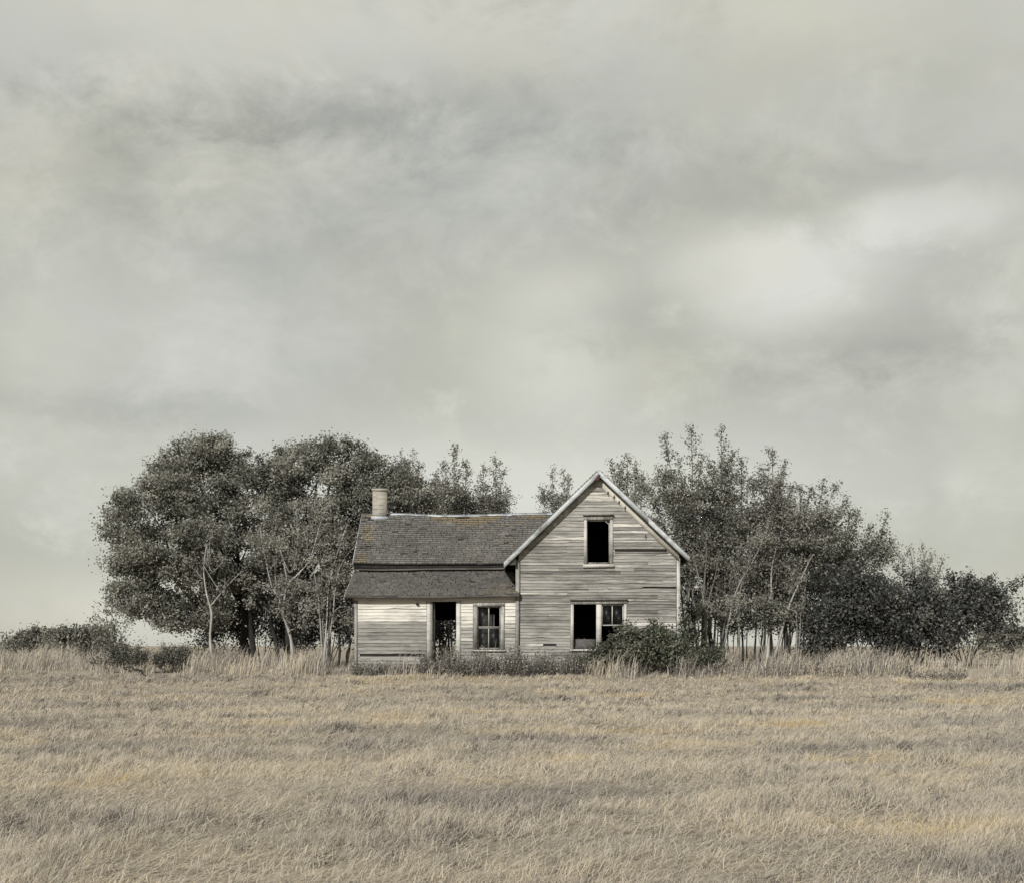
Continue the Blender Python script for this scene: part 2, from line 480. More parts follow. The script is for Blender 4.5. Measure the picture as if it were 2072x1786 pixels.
N = 135000
ty = 46.2 + 17.5 * R.random(N) ** 1.5
tx = (R.random(N) * 2 - 1) * (0.38 * ty + 2)
q = pxx(tx, ty)
tuft = fbm(tx * 1.1 + 3, ty * 1.1, 3)
wgt = np.full(N, 0.55)
front = ty < 50.2
wgt = np.where(front & (q > 840) & (q < 1175), 0.42, wgt)
wgt = np.where(front & (q > 395) & (q < 740), 0.9, wgt)
wgt = np.where(front & (q > 1180) & (q < 1420), 0.8, wgt)
wgt = np.where(front & (q < 385), 0.16, wgt)
wgt = np.where(q > 1830, wgt * 0.35, wgt)
edge = 46.4 + 1.5 * fbm(tx * 0.35, tx * 0 + 3, 3) + np.where((q > 600) & (q < 840), 0.8, 0)
inside = (tx > -5.2) & (tx < 5.55) & (ty > 49.95) & (ty < 59.2)
k = (R.random(N) < wgt * (0.08 + 1.35 * smooth(0.38, 0.62, tuft)) * (0.45 + 0.75 * smooth(.35, .6, fbm(tx * .45 + 11, ty * .5, 2)))) & (ty > edge) & ~inside
tx, ty, q, tuft = tx[k], ty[k], q[k], tuft[k]
hh = (0.16 + 0.80 * smooth(0.40, 0.74, tuft)) * (0.35 + 0.95 * R.random(len(tx)))
hh = np.where((q > 1190) & (q < 1400) & (ty < 50), hh * 1.3, hh)
hh = np.where((q > 700) & (q < 1175) & (ty < 50), hh * (0.5 + 0.5 * smooth(.5, .7, fbm(tx * 1.7, ty, 2))), hh)
hh = hh * (0.55 + 0.45 * smooth(46.3, 48.6, ty))
tt = 0.44 + (fbm(tx * 0.7 + 30, ty * 0.7, 3) - 0.5) * 0.6 + R.normal(0, 0.13, len(tx)) - 0.2 * (R.random(len(tx)) < 0.22)
blades('tall_grass', tx, ty, hh, 0.012 + 0.012 * R.random(len(tx)), tt, 0.15 + 0.65 * R.random(len(tx)), M['grass'],
       'tall dry seeding grass along the foot of the house and trees', 'tall grass')


def weeds(name, spots, label, mat, leafy=10, size=0.05):
    """tangle of dark stalks with small leaves; spots: x, y, height"""
    Vs, Fs, At = [], [], []; c = 0
    stem = MB()
    LP, LT = [], []
    for (x, y, h) in spots:
        z = float(ground(x, y)) - 0.02
        a = R.random() * 6.28; lean = R.random() * 0.5
        tip = np.array([x + math.cos(a) * lean * h, y + math.sin(a) * lean * h, z + h])
        b0 = np.array([x, y, z]); mid = (b0 + tip) / 2 + R.normal(0, 0.05, 3)
        stem.tube([b0, mid, tip], [0.007, 0.006, 0.003], 3, (R.random() ** 1.5, 0, 0))
        for _ in range(leafy):
            t = 0.15 + 0.85 * R.random()
            LP.append(b0 * (1 - t) + tip * t + R.normal(0, 0.07, 3)); LT.append(R.random() ** 1.6)
    V, Fq, A = leaf_quads(np.array(LP), size, np.array(LT))
    n0 = len(stem.v)
    q4 = [f for f in stem.f if len(f) == 4]; q3 = [f for f in stem.f if len(f) == 3]
    a4 = [a for f, a in zip(stem.f, stem.a) if len(f) == 4]; a3 = [a for f, a in zip(stem.f, stem.a) if len(f) == 3]
    o = mesh_np(name, np.concatenate([np.array(stem.v), V]), [np.array(q4), Fq + n0, np.array(q3)], mat, attr=np.concatenate([np.array(a4), A, np.array(a3)]))
    return tag(o, label, 'weeds', kind='stuff')


def leaf_quads(C, size, tone, up=0.5, aspect=0.62, jit=0.5):
    N = len(C)
    nrm = unit(R.normal(0, .8, (N, 3)) + np.array([-0.2, -0.5, up]))
    t = unit(np.cross(nrm, R.normal(0, 1, (N, 3)))); s = np.cross(nrm, t)
    L = (size * (1 - jit + 2 * jit * R.random(N)))[:, None]
    fold = nrm * L * 0.12
    V = np.stack([C - t * L * 0.5, C + s * L * 0.5 * aspect + fold, C + t * L * 0.5, C - s * L * 0.5 * aspect + fold], 1).reshape(-1, 3)
    i = np.arange(N) * 4
    A = np.zeros((N, 3)); A[:, 0] = np.clip(tone, 0, 1)
    return V, np.stack([i, i + 1, i + 2, i + 3], -1), A


sp = []
for _ in range(1500):
    px = R.uniform(850, 1190); d = R.uniform(47.3 + 1.3 * float(vnoise(px * .02, 3.3)), 49.75)
    sp.append((X(px, d), d, (0.25 + 0.5 * R.random() ** 1.5) * (0.75 + 0.6 * math.sin(px * 0.05) ** 2)))
for _ in range(350):
    px = R.uniform(715, 860); d = R.uniform(48.6, 49.8)
    sp.append((X(px, d), d, 0.15 + 0.25 * R.random()))
for _ in range(420):
    px = R.uniform(1390, 1840); d = R.uniform(47.3, 51.5)
    sp.append((X(px, d), d, 0.2 + 0.4 * R.random()))
for _ in range(90):
    px = R.uniform(1840, 1950); d = R.uniform(46.0, 47.2)
    sp.append((X(px, d), d, 0.15 + 0.2 * R.random()))
weeds('weeds', sp, 'tangled grey brown weeds growing against the house wall', M['weed'])
# ------------------------------------------------------------------ the house
O = np.array([0.1, 50.0, 0.62])
house = empty('abandoned_house', O, 'abandoned two part wooden farmhouse with bare weathered clapboards and empty windows', 'house')


def settle(v):
    """the old frame has sunk a little: every part follows the same slow warp"""
    v = np.array(v, float)
    x, y, z = v[:, 0], v[:, 1], v[:, 2]
    up = smooth(1.0, 4.0, z)
    dz = (fbm(x * 0.45 + 3, y * 0.3 + z * 0.2, 2) - 0.5) * 0.07 * up
    dz = dz - 0.055 * np.sin(np.clip((x + 5.4) / 5.6, 0, 1) * math.pi) * smooth(2.6, 3.2, z) - 0.05 * smooth(-2.5, -5.4, x) * smooth(2.4, 3.4, z) * (z < 4.2)
    dx = (fbm(z * 0.5 + 9, x * 0.3, 2) - 0.5) * 0.05 * up
    v[:, 2] += dz; v[:, 0] += dx
    return v


def part(mb, name, mat, parent=None, smoothf=False):
    mb.v = [tuple(p) for p in settle(mb.v)]
    if parent is None or parent is house:
        return mb.build(name, mat, house, O, smoothf)
    return mb.build(name, mat, parent, O, smoothf)


WL_, GL, GR = X(717), X(1043), X(1376)             # wing left, gable left, gable right corners
Z0 = 0.55
PKX, PKZ, SL = 2.83, 7.18, 0.957                    # roof peak at the front edge and its slope
YR = 59.0


def roofz(x, drop=0.0):
    return PKZ - 0.10 - SL * abs(x - PKX) - drop


def wallplane(mb, fmap, u0, u1, z0, top, th, holes, at=(0.5, 0.5, 0)):
    """wall with holes: faces on both sides and round each hole. top: function of u; fmap(u, depth, z) -> xyz"""
    us = sorted({u0, u1, *[h[0] for h in holes], *[h[1] for h in holes], *( [PKX] if u0 < PKX < u1 else [])})
    for a, b2 in zip(us[:-1], us[1:]):
        mid = (a + b2) / 2
        cuts = sorted([(h[2], h[3]) for h in holes if h[0] <= mid <= h[1]])
        z = z0; segs = []
        for c0, c1 in cuts:
            segs.append((z, z, c0, c0)); z = c1
        segs.append((z, z, top(a), top(b2)))
        for za, zb, zc, zd in segs:
            if zc - za < 0.002: continue
            for dep in (0, th):
                mb.poly([fmap(a, dep, za), fmap(b2, dep, zb), fmap(b2, dep, zd), fmap(a, dep, zc)], at)
    for h0, h1, hz0, hz1 in holes:
        c = [(h0, hz0), (h1, hz0), (h1, hz1), (h0, hz1)]
        for p, q in zip(c, c[1:] + c[:1]):
            mb.poly([fmap(p[0], 0, p[1]), fmap(q[0], 0, q[1]), fmap(q[0], th, q[1]), fmap(p[0], th, p[1])], at)
    mb.poly([fmap(u0, 0, z0), fmap(u0, th, z0), fmap(u0, th, top(u0)), fmap(u0, 0, top(u0))], at)
    mb.poly([fmap(u1, 0, z0), fmap(u1, th, z0), fmap(u1, th, top(u1)), fmap(u1, 0, top(u1))], at)


def siding(mb, fmap, xa, xb, z0, z1, expo, holes, miss=(), paint=lambda u, z: 0.2, wear=1.0, lens=(0.9, 3.6)):
    """lapped boards, each its own length, sag and wear.  depth is measured outwards from the wall face"""
    z = z0; row = 0
    while z < z1 - 0.02:
        e = expo * (0.82 + 0.38 * R.random())
        zt = min(z + e, z1)
        zm = (z + zt) / 2
        A, B = xa(zm), xb(zm)
        ivs = [(A, B)] if B - A > 0.05 else []
        for h in holes:
            if h[2] < zm < h[3]:
                nv = []
                for p, q in ivs:
                    if h[0] > p and h[0] < q: nv.append((p, h[0]))
                    if h[1] < q and h[1] > p: nv.append((h[1], q))
                    if h[1] <= p or h[0] >= q: nv.append((p, q))
                ivs = nv
        for p, q in ivs:
            u = p
            while u < q - 0.03:
                ln = R.uniform(*lens)
                v = min(u + ln, q)
                if q - v < 0.4: v = q
                um = (u + v) / 2
                gone = False
                segs = [(u, v)]
                for ms in miss:
                    if ms[2] < zm < ms[3]:
                        ns = []
                        for p2, q2 in segs:
                            if ms[1] <= p2 or ms[0] >= q2: ns.append((p2, q2)); continue
                            if ms[0] > p2: ns.append((p2, ms[0]))
                            if ms[1] < q2: ns.append((ms[1], q2))
                        segs = ns
                for p2, q2 in segs:
                    if q2 - p2 < 0.02: continue
                    um_ = (p2 + q2) / 2
                    t = np.clip(R.normal(0.52, 0.115 * wear) + 0.5 * (float(fbm(um_ * .55 + 7, zm * 1.3, 3)) - .5) - .3 * float(smooth(1.25, .75, zm)) * R.random(), 0, 1)
                    sd = R.random()
                    sag0, sag1 = R.normal(0, 0.004, 2)
                    if R.random() < 0.07 * wear:
                        sag0 -= 0.02 * R.random()
                    o0, o1 = 0.026 + abs(R.normal(0, 0.006, 2))
                    if R.random() < 0.05 * wear: o1 += 0.02
                    at = (float(t), float(np.clip(paint((p2 + q2) / 2, zm) + R.normal(0, 0.11), 0, 1)), sd)
                    g = 0.002
                    m_ = max(1, int((q2 - p2) / 0.3))
                    us_ = np.linspace(p2 + g, q2 - g, m_ + 1)
                    us_[1:-1] += R.normal(0, .06, m_ - 1) if m_ > 1 else 0
                    us_ = np.sort(us_)
                    lo = np.linspace(sag0, sag1, m_ + 1) + R.normal(0, .0035 * wear, m_ + 1)
                    chip = R.random(m_ + 1) < .06 * wear
                    lo = lo + chip * R.uniform(.01, .035, m_ + 1)
                    oo = np.linspace(o0, o1, m_ + 1) + R.normal(0, .003 * wear, m_ + 1)
                    for i_ in range(m_):
                        ua, ub = us_[i_], us_[i_ + 1]
                        b0 = fmap(ua, oo[i_], z + lo[i_]); b1 = fmap(ub, oo[i_ + 1], z + lo[i_ + 1])
                        t0 = fmap(ua, 0.004, zt + 0.014 + sag0); t1 = fmap(ub, 0.004, zt + 0.014 + sag1)
                        c0 = fmap(ua, 0.002, z + lo[i_]); c1 = fmap(ub, 0.002, z + lo[i_ + 1])
                        mb.poly([b0, b1, t1, t0], at)
                        mb.poly([c0, c1, b1, b0], at)
                        if i_ == 0: mb.poly([c0, b0, t0], at)
                        if i_ == m_ - 1: mb.poly([b1, c1, t1], at)
                u = v
        z = zt; row += 1


def front(y):
    return lambda u, out, z: (u, y - out, z)


# openings (left, right, bottom, top)
UPW = (X(1187), X(1234), Z(1139), Z(1051))
DBW = (X(1160), X(1262), Z(1311), Z(1221))
DOOR = (X(875), X(923), 0.80, Z(1213))
WNW = (X(965.5), X(1012.5), Z(1312), Z(1225))


def grow(h, l_, r_, b_, t_):
    return (h[0] - l_, h[1] + r_, h[2] - b_, h[3] + t_)


# --- gable block
YG = 50.0
bw = MB()
wallplane(bw, lambda u, d, z: (u, YG + 0.01 + d, z), GL + .03, GR - .03, Z0, lambda u: roofz(u, 0.06), 0.13, [UPW, DBW])
gw_ = part(bw, 'gable_wall', M['sheathing'])
mb = MB()
gholes = [grow(UPW, .1, .1, .12, .17), grow(DBW, .1, .1, .08, .13)]
miss = [(X(1243), X(1350), Z(1114), Z(1106.4)), (X(1300), X(1368), Z(1191), Z(1183.5)), (X(1099), X(1125), Z(1306), Z(1300)),
        (X(1330), X(1368), Z(1199), Z(1195)), (X(1115), X(1150), Z(1327), Z(1323))]
siding(mb, front(YG), lambda z: max(GL + .15, PKX - (PKZ - .37 - z) / SL), lambda z: min(GR - .13, PKX + (PKZ - .37 - z) / SL), Z0 + .12, PKZ - .40, 0.098,
       gholes, miss, lambda u, z: 0.16 + 0.1 * (z > 4.4) + 0.25 * float(vnoise(u * 0.8, z * 2.0)))
part(mb, 'clapboard', M['siding'], gw_)
# torn dark edges and slipped boards
mb = MB()
for (a, c, y0, y1, ang) in ((1243, 1352, 1115, 1119, -0.3), (1055, 1190, 1189.5, 1192, 0.5), (1172, 1245, 1151, 1153, 0.0), (1065, 1150, 1155, 1157.5, 0.3)):
    mb.hexa([(X(a), YG - .034, Z(y1)), (X(c), YG - .034, Z(y1 - ang)), (X(c), YG - .012, Z(y1 - ang)), (X(a), YG - .012, Z(y1)),
             (X(a), YG - .030, Z(y0)), (X(c), YG - .030, Z(y0 - ang)), (X(c), YG - .012, Z(y0 - ang)), (X(a), YG - .012, Z(y0))], (0.35, 0.2, R.random()))
part(mb, 'loose_board', M['siding'], gw_)
# corner boards, base board
for a, c, bz in ((GL, GL + .12, Z0), (GR - .11, GR, Z0)):
    mb = MB(); mb.box(a, c, YG - .032, YG + .03, bz, roofz((a + c) / 2, 0.24), (0.5, 0.45 if a < 2 else .7, R.random()), 0.008)
    part(mb, 'corner_board', M['trim'])
mb = MB(); mb.long_box(GL + .145, GR - .13, YG - .036, YG + .005, Z0, Z0 + .19, (0.35, 0.1, 0.3), 0.004)
part(mb, 'base_board', M['trim_h'])

# --- side and back walls of the gable block
def side(name, fmap, u0, u1, top, holes, sid):
    mb = MB(); wallplane(mb, fmap, u0, u1, Z0, top, 0.13, holes)
    w = part(mb, name, M['sheathing'])
    mb = MB(); siding(mb, *sid); part(mb, 'clapboard', M['siding_side'], w)
    return w


side('side_wall', lambda u, d, z: (GR - .02 - d, u, z), YG + .145, YR, lambda u: roofz(GR, .1), [],
     (lambda u, o, z: (GR - .02 + o, u, z), lambda z: YG + .04, lambda z: YR, Z0 + .1, roofz(GR, .12), .105, []))
side('side_wall', lambda u, d, z: (GL + .02 + d, u, z), YG + .145, YR, lambda u: roofz(GL, .1), [(54.2, 55.2, .8, 2.8)],
     (lambda u, o, z: (GL + .02 - o, u, z), lambda z: YG + .04, lambda z: 52.9, 3.4, roofz(GL, .12), .105, []))
side('rear_wall', lambda u, d, z: (u, YR - d, z), GL + .02, GR - .02, lambda u: roofz(u, .06), [],
     (lambda u, o, z: (u, YR + o, z), lambda z: max(GL, PKX - (PKZ - .2 - z) / SL), lambda z: min(GR, PKX + (PKZ - .2 - z) / SL), Z0 + .1, PKZ - .4, .105, []))

# --- interior: floors and ceilings
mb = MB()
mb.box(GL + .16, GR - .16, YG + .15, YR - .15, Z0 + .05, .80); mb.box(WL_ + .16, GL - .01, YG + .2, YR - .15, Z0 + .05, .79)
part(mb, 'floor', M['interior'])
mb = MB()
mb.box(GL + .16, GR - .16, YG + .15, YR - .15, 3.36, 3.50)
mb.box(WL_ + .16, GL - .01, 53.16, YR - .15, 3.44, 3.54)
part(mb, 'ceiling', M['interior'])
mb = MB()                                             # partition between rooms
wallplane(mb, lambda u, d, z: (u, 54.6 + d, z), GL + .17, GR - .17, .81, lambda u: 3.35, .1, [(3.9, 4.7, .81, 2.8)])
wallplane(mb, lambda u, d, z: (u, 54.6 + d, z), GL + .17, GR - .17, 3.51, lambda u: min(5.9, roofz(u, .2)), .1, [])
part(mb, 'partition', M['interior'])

# --- porch front wall and side
YP = 50.05


def leanz(y):
    return 3.20 + (y - 49.8) * (4.14 - 3.20) / (53.0 - 49.8)


bw = MB()
wallplane(bw, lambda u, d, z: (u, YP + d, z), WL_ + .03, GL - .002, Z0, lambda u: leanz(YP) - .10, .12, [DOOR, WNW])
pw = part(bw, 'porch_wall', M['sheathing'])
miss = [(X(728), X(860), Z(1328), Z(1319.4)), (X(722), X(790), Z(1292), Z(1290)), (X(926), X(950), Z(1288), Z(1285)), (X(926), X(951), Z(1297.5), Z(1295.5))]
dm = (DOOR[0] + DOOR[1]) / 2
for ua, ub in ((WL_ + .11, dm), (dm, GL - .004)):
    mb = MB()
    siding(mb, front(YP), lambda z: ua, lambda z: ub, Z0 + .1, leanz(YP) - .24, .115,
           [grow(DOOR, .2, .15, .3, .3), grow(WNW, .14, .14, .08, .15)], miss,
           lambda u, z: 0.12 + 0.8 * float(smooth(1.9, 2.75, z)) + (0.3 if u > -2.0 else 0) * float(smooth(1.2, 1.8, z)), 0.9)
    part(mb, 'clapboard', M['siding'], pw)
mb = MB(); mb.box(WL_ - .01, WL_ + .105, YP - .034, YP + .05, Z0, leanz(YP) - .26, (0.5, 0.55, .2), .004)
part(mb, 'corner_board', M['trim'])
mb = MB(); mb.long_box(WL_ - .012, GL + .11, YP - .055, YP - .004, leanz(YP) - .25, leanz(YP) - .115, (0.5, 0.95, .7), .004)
part(mb, 'frieze_board', M['trim_h'])
RH = [(-3.25, -2.05, .95, 2.5), (-4.6, -3.8, 1.5, 2.5)]
side('rear_wall', lambda u, d, z: (u, YR - d, z), WL_ + .15, GL, lambda u: 4.3, RH,
     (lambda u, o, z: (u, YR + o, z), lambda z: WL_, lambda z: GL, Z0 + .1, 4.2, .11, RH))
mb = MB()
wallplane(mb, lambda u, d, z: (WL_ + .02 + d, u, z), YP + .125, YR, Z0, lambda u: (leanz(u) - .1 if u < 53 else 4.3), .12, [])
mb.poly([(WL_ + .02, 52.9, 4.29), (WL_ + .02, 59, 4.29), (WL_ + .02, 55.8, 6.15)], (.5, .5, 0))
wsd = part(mb, 'side_wall', M['sheathing'])
mb = MB()
siding(mb, lambda u, o, z: (WL_ + .02 - o, u, z), lambda z: max(YP + .06, min(53, 49.85 + (z - 3.08) * 3.2 / .94) if z > 3.08 else 50, 52.75 + (z - 4.3) * 1.65 if z > 4.3 else 0),
       lambda z: min(YR, YR - (z - 4.3) * 1.65 if z > 4.3 else YR), Z0 + .1, 6.0, .11, [])
part(mb, 'clapboard', M['siding_side'], wsd)
mb = MB()
wallplane(mb, lambda u, d, z: (u, 53.02 + d, z), WL_ + .15, GL - .002, Z0 + .3, lambda u: 4.5, .12, [(-2.85, -1.75, .81, 2.75), (-1.2, -.35, 1.5, 2.7)])
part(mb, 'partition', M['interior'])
mb = MB(); mb.long_box(WL_, GL - .01, 52.975, 53.015, 4.12, 4.36, (.3, .1, .4))  # dark colour carries the shadow of the eave above
part(mb, 'frieze_board', M['dark_wood'])


# --- roofs
def slab(mb, a, b2, c, d, th, at=(.4, .2, .3)):
    a, b2, c, d = [np.array(q, float) for q in (a, b2, c, d)]
    nrm = unit(np.cross(b2 - a, d - a))
    if nrm[2] < 0: nrm = -nrm
    k = -nrm * th
    for i in range(8):
        f0, f1 = i / 8, (i + 1) / 8
        a0, a1 = a + (b2 - a) * f0, a + (b2 - a) * f1
        d0, d1 = d + (c - d) * f0, d + (c - d) * f1
        mb.hexa([a0 + k, a1 + k, d1 + k, d0 + k, a0, a1, d1, d0], at)


def shingles(mb, o, u, v, ulen, vlen, expo, ok=lambda p: True, moss=lambda p: 0.0, wear=1.0, w=(0.12, 0.26)):
    o = np.array(o, float); u = unit(np.array(u, float)); v = unit(np.array(v, float))
    nrm = np.cross(u, v); nrm = nrm if nrm[2] > 0 else -nrm
    rows = int(vlen / expo) + 1
    for r in range(rows):
        s = r * expo; x = -0.05 * R.random()
        drift = R.normal(0, 0.01)
        while x < ulen - 0.02:
            ww = R.uniform(*w)
            x1 = min(x + ww - 0.014, ulen)
            x0 = max(x, 0); x += ww
            if x1 - x0 < 0.02: continue
            mid = o + u * (x0 + x1) / 2 + v * (s + .05)
            if not ok(mid): continue
            if R.random() < 0.025 * wear: continue
            lo = s - 0.022 * R.random() * wear + drift * 0.5; hi = min(s + expo * 1.25, vlen)
            hgt = 0.040 + 0.016 * R.random(); sk = R.normal(0, 0.006 * wear); cu = abs(R.normal(0, 0.006 * wear))
            b0 = o + u * (x0 + sk) + v * lo; b1 = o + u * (x1 + sk) + v * (lo + R.normal(0, .003))
            t0 = o + u * x0 + v * hi; t1 = o + u * x1 + v * hi
            f0 = nrm * (hgt + cu); f1 = nrm * (hgt + cu * R.random()); tp = nrm * 0.004
            at = (float(np.clip(R.normal(0.42, 0.11) + .55 * (fbm(mid[0] * .9 + 5, mid[2] * 1.6 + mid[1] * .5, 3) - .5), 0, 1)), float(moss(mid) + R.normal(0, .09)), R.random())
            mb.poly([b0 + f0, b1 + f1, t1 + tp, t0 + tp], at)
            mb.poly([b0, b1, b1 + f1, b0 + f0], (at[0] * 0.5, 0, at[2]))  # butt ends at half tone, course shadow put into the colour
            mb.poly([b0, b0 + f0, t0 + tp], at); mb.poly([b1 + f1, b1, t1 + tp], at)


# wing roof
RY, RZ = 55.8, 6.30
EYv, EZ = 52.6, 4.36
xl = -5.44


def valley(z):
    return PKX - (PKZ - z) / SL


mb = MB()
slab(mb, (xl, EYv, EZ), (valley(EZ) + .1, EYv, EZ), (valley(RZ) + .1, RY, RZ), (xl, RY, RZ), .07)
slab(mb, (xl, RY, RZ), (valley(RZ) + .1, RY, RZ), (valley(EZ) + .1, 59.3, EZ - .2), (xl, 59.3, EZ - .2), .07)
wr = part(mb, 'wing_roof', M['dark_wood'])


def moss_w(p):
    a = smooth(5.55, 6.15, p[2]) * smooth(-4.4, -3.2, p[0]) * 1.5 * smooth(.36, .66, fbm(p[0] * 1.1 + 1, p[2] * 2.6, 4))
    b2 = smooth(0.28, 0.05, abs(p[0] + 5.12)) * 1.1 * smooth(.3, .7, fbm(p[0] * 4 + 9, p[2] * 3, 3))
    return a + b2 + 0.35 * smooth(.5, .75, fbm(p[0] * .8 + 4, p[2] * .8, 3)) - .1


mb = MB()
shingles(mb, (xl - .01, EYv - .02, EZ - .01), (1, 0, 0), (0, RY - EYv, RZ - EZ), 8.0, math.hypot(RY - EYv, RZ - EZ), .15, lambda p: p[0] < valley(p[2]) + .05, moss_w)
shingles(mb, (xl - .01, 59.3, EZ - .2), (1, 0, 0), (0, RY - 59.3, RZ - EZ + .2), 8.0, math.hypot(59.3 - RY, RZ - EZ + .2), .125, lambda p: p[0] < valley(p[2]) + .05, moss_w)
part(mb, 'shingles', M['shingle'], wr)
mb = MB()
for k in range(9):
    a = -4.52 + k * 0.72; b2 = a + .72
    dz0, dz1 = .035 + R.normal(0, .004, 2)
    for sgn, w_ in ((-1, .13), (1, .13)):
        at = (R.random(), 0, R.random())
        mb.hexa([(a, RY, RZ + dz0), (b2 + .02, RY, RZ + dz1), (b2 + .02, RY + sgn * w_, RZ + dz1 - .088), (a, RY + sgn * w_, RZ + dz0 - .088),
                 (a, RY, RZ + dz0 + .012), (b2 + .02, RY, RZ + dz1 + .012), (b2 + .02, RY + sgn * w_, RZ + dz1 - .076), (a, RY + sgn * w_, RZ + dz0 - .076)], at)
part(mb, 'ridge_cap', M['metal'], wr)
mb = MB(); mb.long_box(xl + .02, valley(EZ) - .02, EYv + .06, EYv + .09, EZ - .20, EZ - .06, (.3, .1, .5), .006)
mb.long_box(xl + .1, valley(EZ) - .02, EYv + .092, 52.97, EZ - .16, EZ - .14, (.3, .1, .5))
part(mb, 'eave_board', M['sheathing'], wr)  # near black colour stands for the shaded gap under the shingles
mb = MB(); mb.long_box(xl + .05, valley(EZ) + .2, EYv + .0, EYv + .055, EZ - .21, EZ - .165, (.75, .2, .5), .006)
part(mb, 'gutter', M['dark_wood'], wr)
mb = MB(); mb.beam((xl - .02, EYv - .02, EZ - .06), (xl - .02, RY, RZ - .06), .03, .15, at=(.5, .6, .3)); mb.beam((xl - .02, RY, RZ - .06), (xl - .02, 59.3, EZ - .26), .03, .15, at=(.5, .6, .6))
part(mb, 'rake_board', M['rake'], wr)

# lean-to roof over the porch
mb = MB()
slab(mb, (-5.40, 49.8, leanz(49.8)), (GL - .005, 49.8, leanz(49.8)), (GL - .005, 53.0, leanz(53)), (-5.40, 53.0, leanz(53)), .07)
mb.box(GL, GL + .12, 49.805, 49.96, leanz(49.8) - .06, leanz(49.8) + .01, (.4, .2, .3))
pr = part(mb, 'porch_roof', M['dark_wood'])


def moss_p(p):
    return 0.9 * smooth(-1.9, -.3, p[0]) * smooth(51.9, 50.2, p[1]) * (0.55 + .8 * fbm(p[0] * 1.5 + 3, p[1] * 1.5, 3)) + .3 * smooth(.5, .8, fbm(p[0], p[1] + 9, 3)) - .08


mb = MB()
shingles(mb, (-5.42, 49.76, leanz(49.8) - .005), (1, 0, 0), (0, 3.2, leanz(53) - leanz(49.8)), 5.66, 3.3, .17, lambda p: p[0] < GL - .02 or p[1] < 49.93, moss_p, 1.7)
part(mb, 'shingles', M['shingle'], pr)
mb = MB(); mb.long_box(-5.41, GL + .12, 49.75, 49.785, leanz(49.8) - .10, leanz(49.8) - .012, (.6, .2, .4), .006)
mb.long_box(-5.3, GL + .1, 49.79, YP - .06, leanz(49.8) - .085, leanz(49.8) - .066, (.5, .2, .4))
part(mb, 'eave_board', M['dark_wood'], pr)
mb = MB(); mb.beam((-5.43, 49.77, leanz(49.77) - .05), (-5.43, 53, leanz(53) - .05), .03, .14, at=(.5, .3, .3))
part(mb, 'rake_board', M['rake'], pr)

# main roof
YF = 49.76
RL, RRr = 3.08, 2.92
mb = MB()
for sgn, run in ((-1, RL), (1, RRr)):
    slab(mb, (PKX, YF, PKZ), (PKX + sgn * run, YF, PKZ - SL * run), (PKX + sgn * run, YR + .3, PKZ - SL * run), (PKX, YR + .3, PKZ), .055)
mr_ = part(mb, 'main_roof', M['dark_wood'])
mb = MB()
for sgn, run in ((-1, RL), (1, RRr)):
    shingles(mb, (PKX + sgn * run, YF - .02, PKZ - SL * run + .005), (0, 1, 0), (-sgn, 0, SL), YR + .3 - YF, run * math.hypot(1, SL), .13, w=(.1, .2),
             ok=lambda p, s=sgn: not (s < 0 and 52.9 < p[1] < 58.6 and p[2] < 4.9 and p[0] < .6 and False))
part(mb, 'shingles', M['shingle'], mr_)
for sgn, run in ((-1, RL), (1, RRr)):
    mb = MB()
    for k in range(2):                              # two lengths per side
        a = 0.0 if k == 0 else run * .55; b2 = run * .55 - .004 if k == 0 else run + .02
        drop = .072
        p = np.array((PKX + sgn * a, YF - .03, PKZ - SL * a - drop)); q = np.array((PKX + sgn * b2, YF - .03, PKZ - SL * b2 - drop))
        mb.hexa([p + (0, -.018, -.105), q + (0, -.018, -.105), q + (0, .018, -.105), p + (0, .018, -.105),
                 p + (0, -.018, .085), q + (0, -.018, .085), q + (0, .018, .085), p + (0, .018, .085)], (.55, .9 - .12 * k, R.random()))
    part(mb, 'barge_board', M['rake'], mr_)
    mb = MB()                                       # frieze board under the rake, right one coloured paler as if sunlit
    p = np.array((PKX, YG - .03, PKZ - .30)); q = np.array((PKX + sgn * 2.62, YG - .03, PKZ - .30 - SL * 2.62))
    hb = .135
    mb.hexa([p + (0, -.016, -hb), q + (0, -.016, -hb), q + (0, .034, -hb), p + (0, .034, -hb), p + (0, -.016, hb), q + (0, -.016, hb), q + (0, .034, hb), p + (0, .034, hb)], (.5, .5 if sgn < 0 else .8, R.random()))
    part(mb, 'frieze_board', M['frieze'], mr_)
    mb = MB()                                       # soffit between them
    p = np.array((PKX, 0, PKZ - .075)); q = np.array((PKX + sgn * (run - .02), 0, PKZ - .075 - SL * (run - .02)))
    mb.hexa([p + (0, YF - .008, -.02), q + (0, YF - .008, -.02), q + (0, YG - .002, -.02), p + (0, YG - .002, -.02), p + (0, YF - .008, 0), q + (0, YF - .008, 0), q + (0, YG - .002, 0), p + (0, YG - .002, 0)], (.5, .6, R.random()))
    part(mb, 'soffit', M['rake'], mr_)
    mb = MB()                                       # eave board along the side
    xe = PKX + sgn * (run + .012); ze = PKZ - SL * run
    mb.box(xe - .016, xe + .016, YF - .01, YR + .3, ze - .15, ze - .01, (.5, .5, .4), .004)
    part(mb, 'eave_board', M['rake'], mr_)
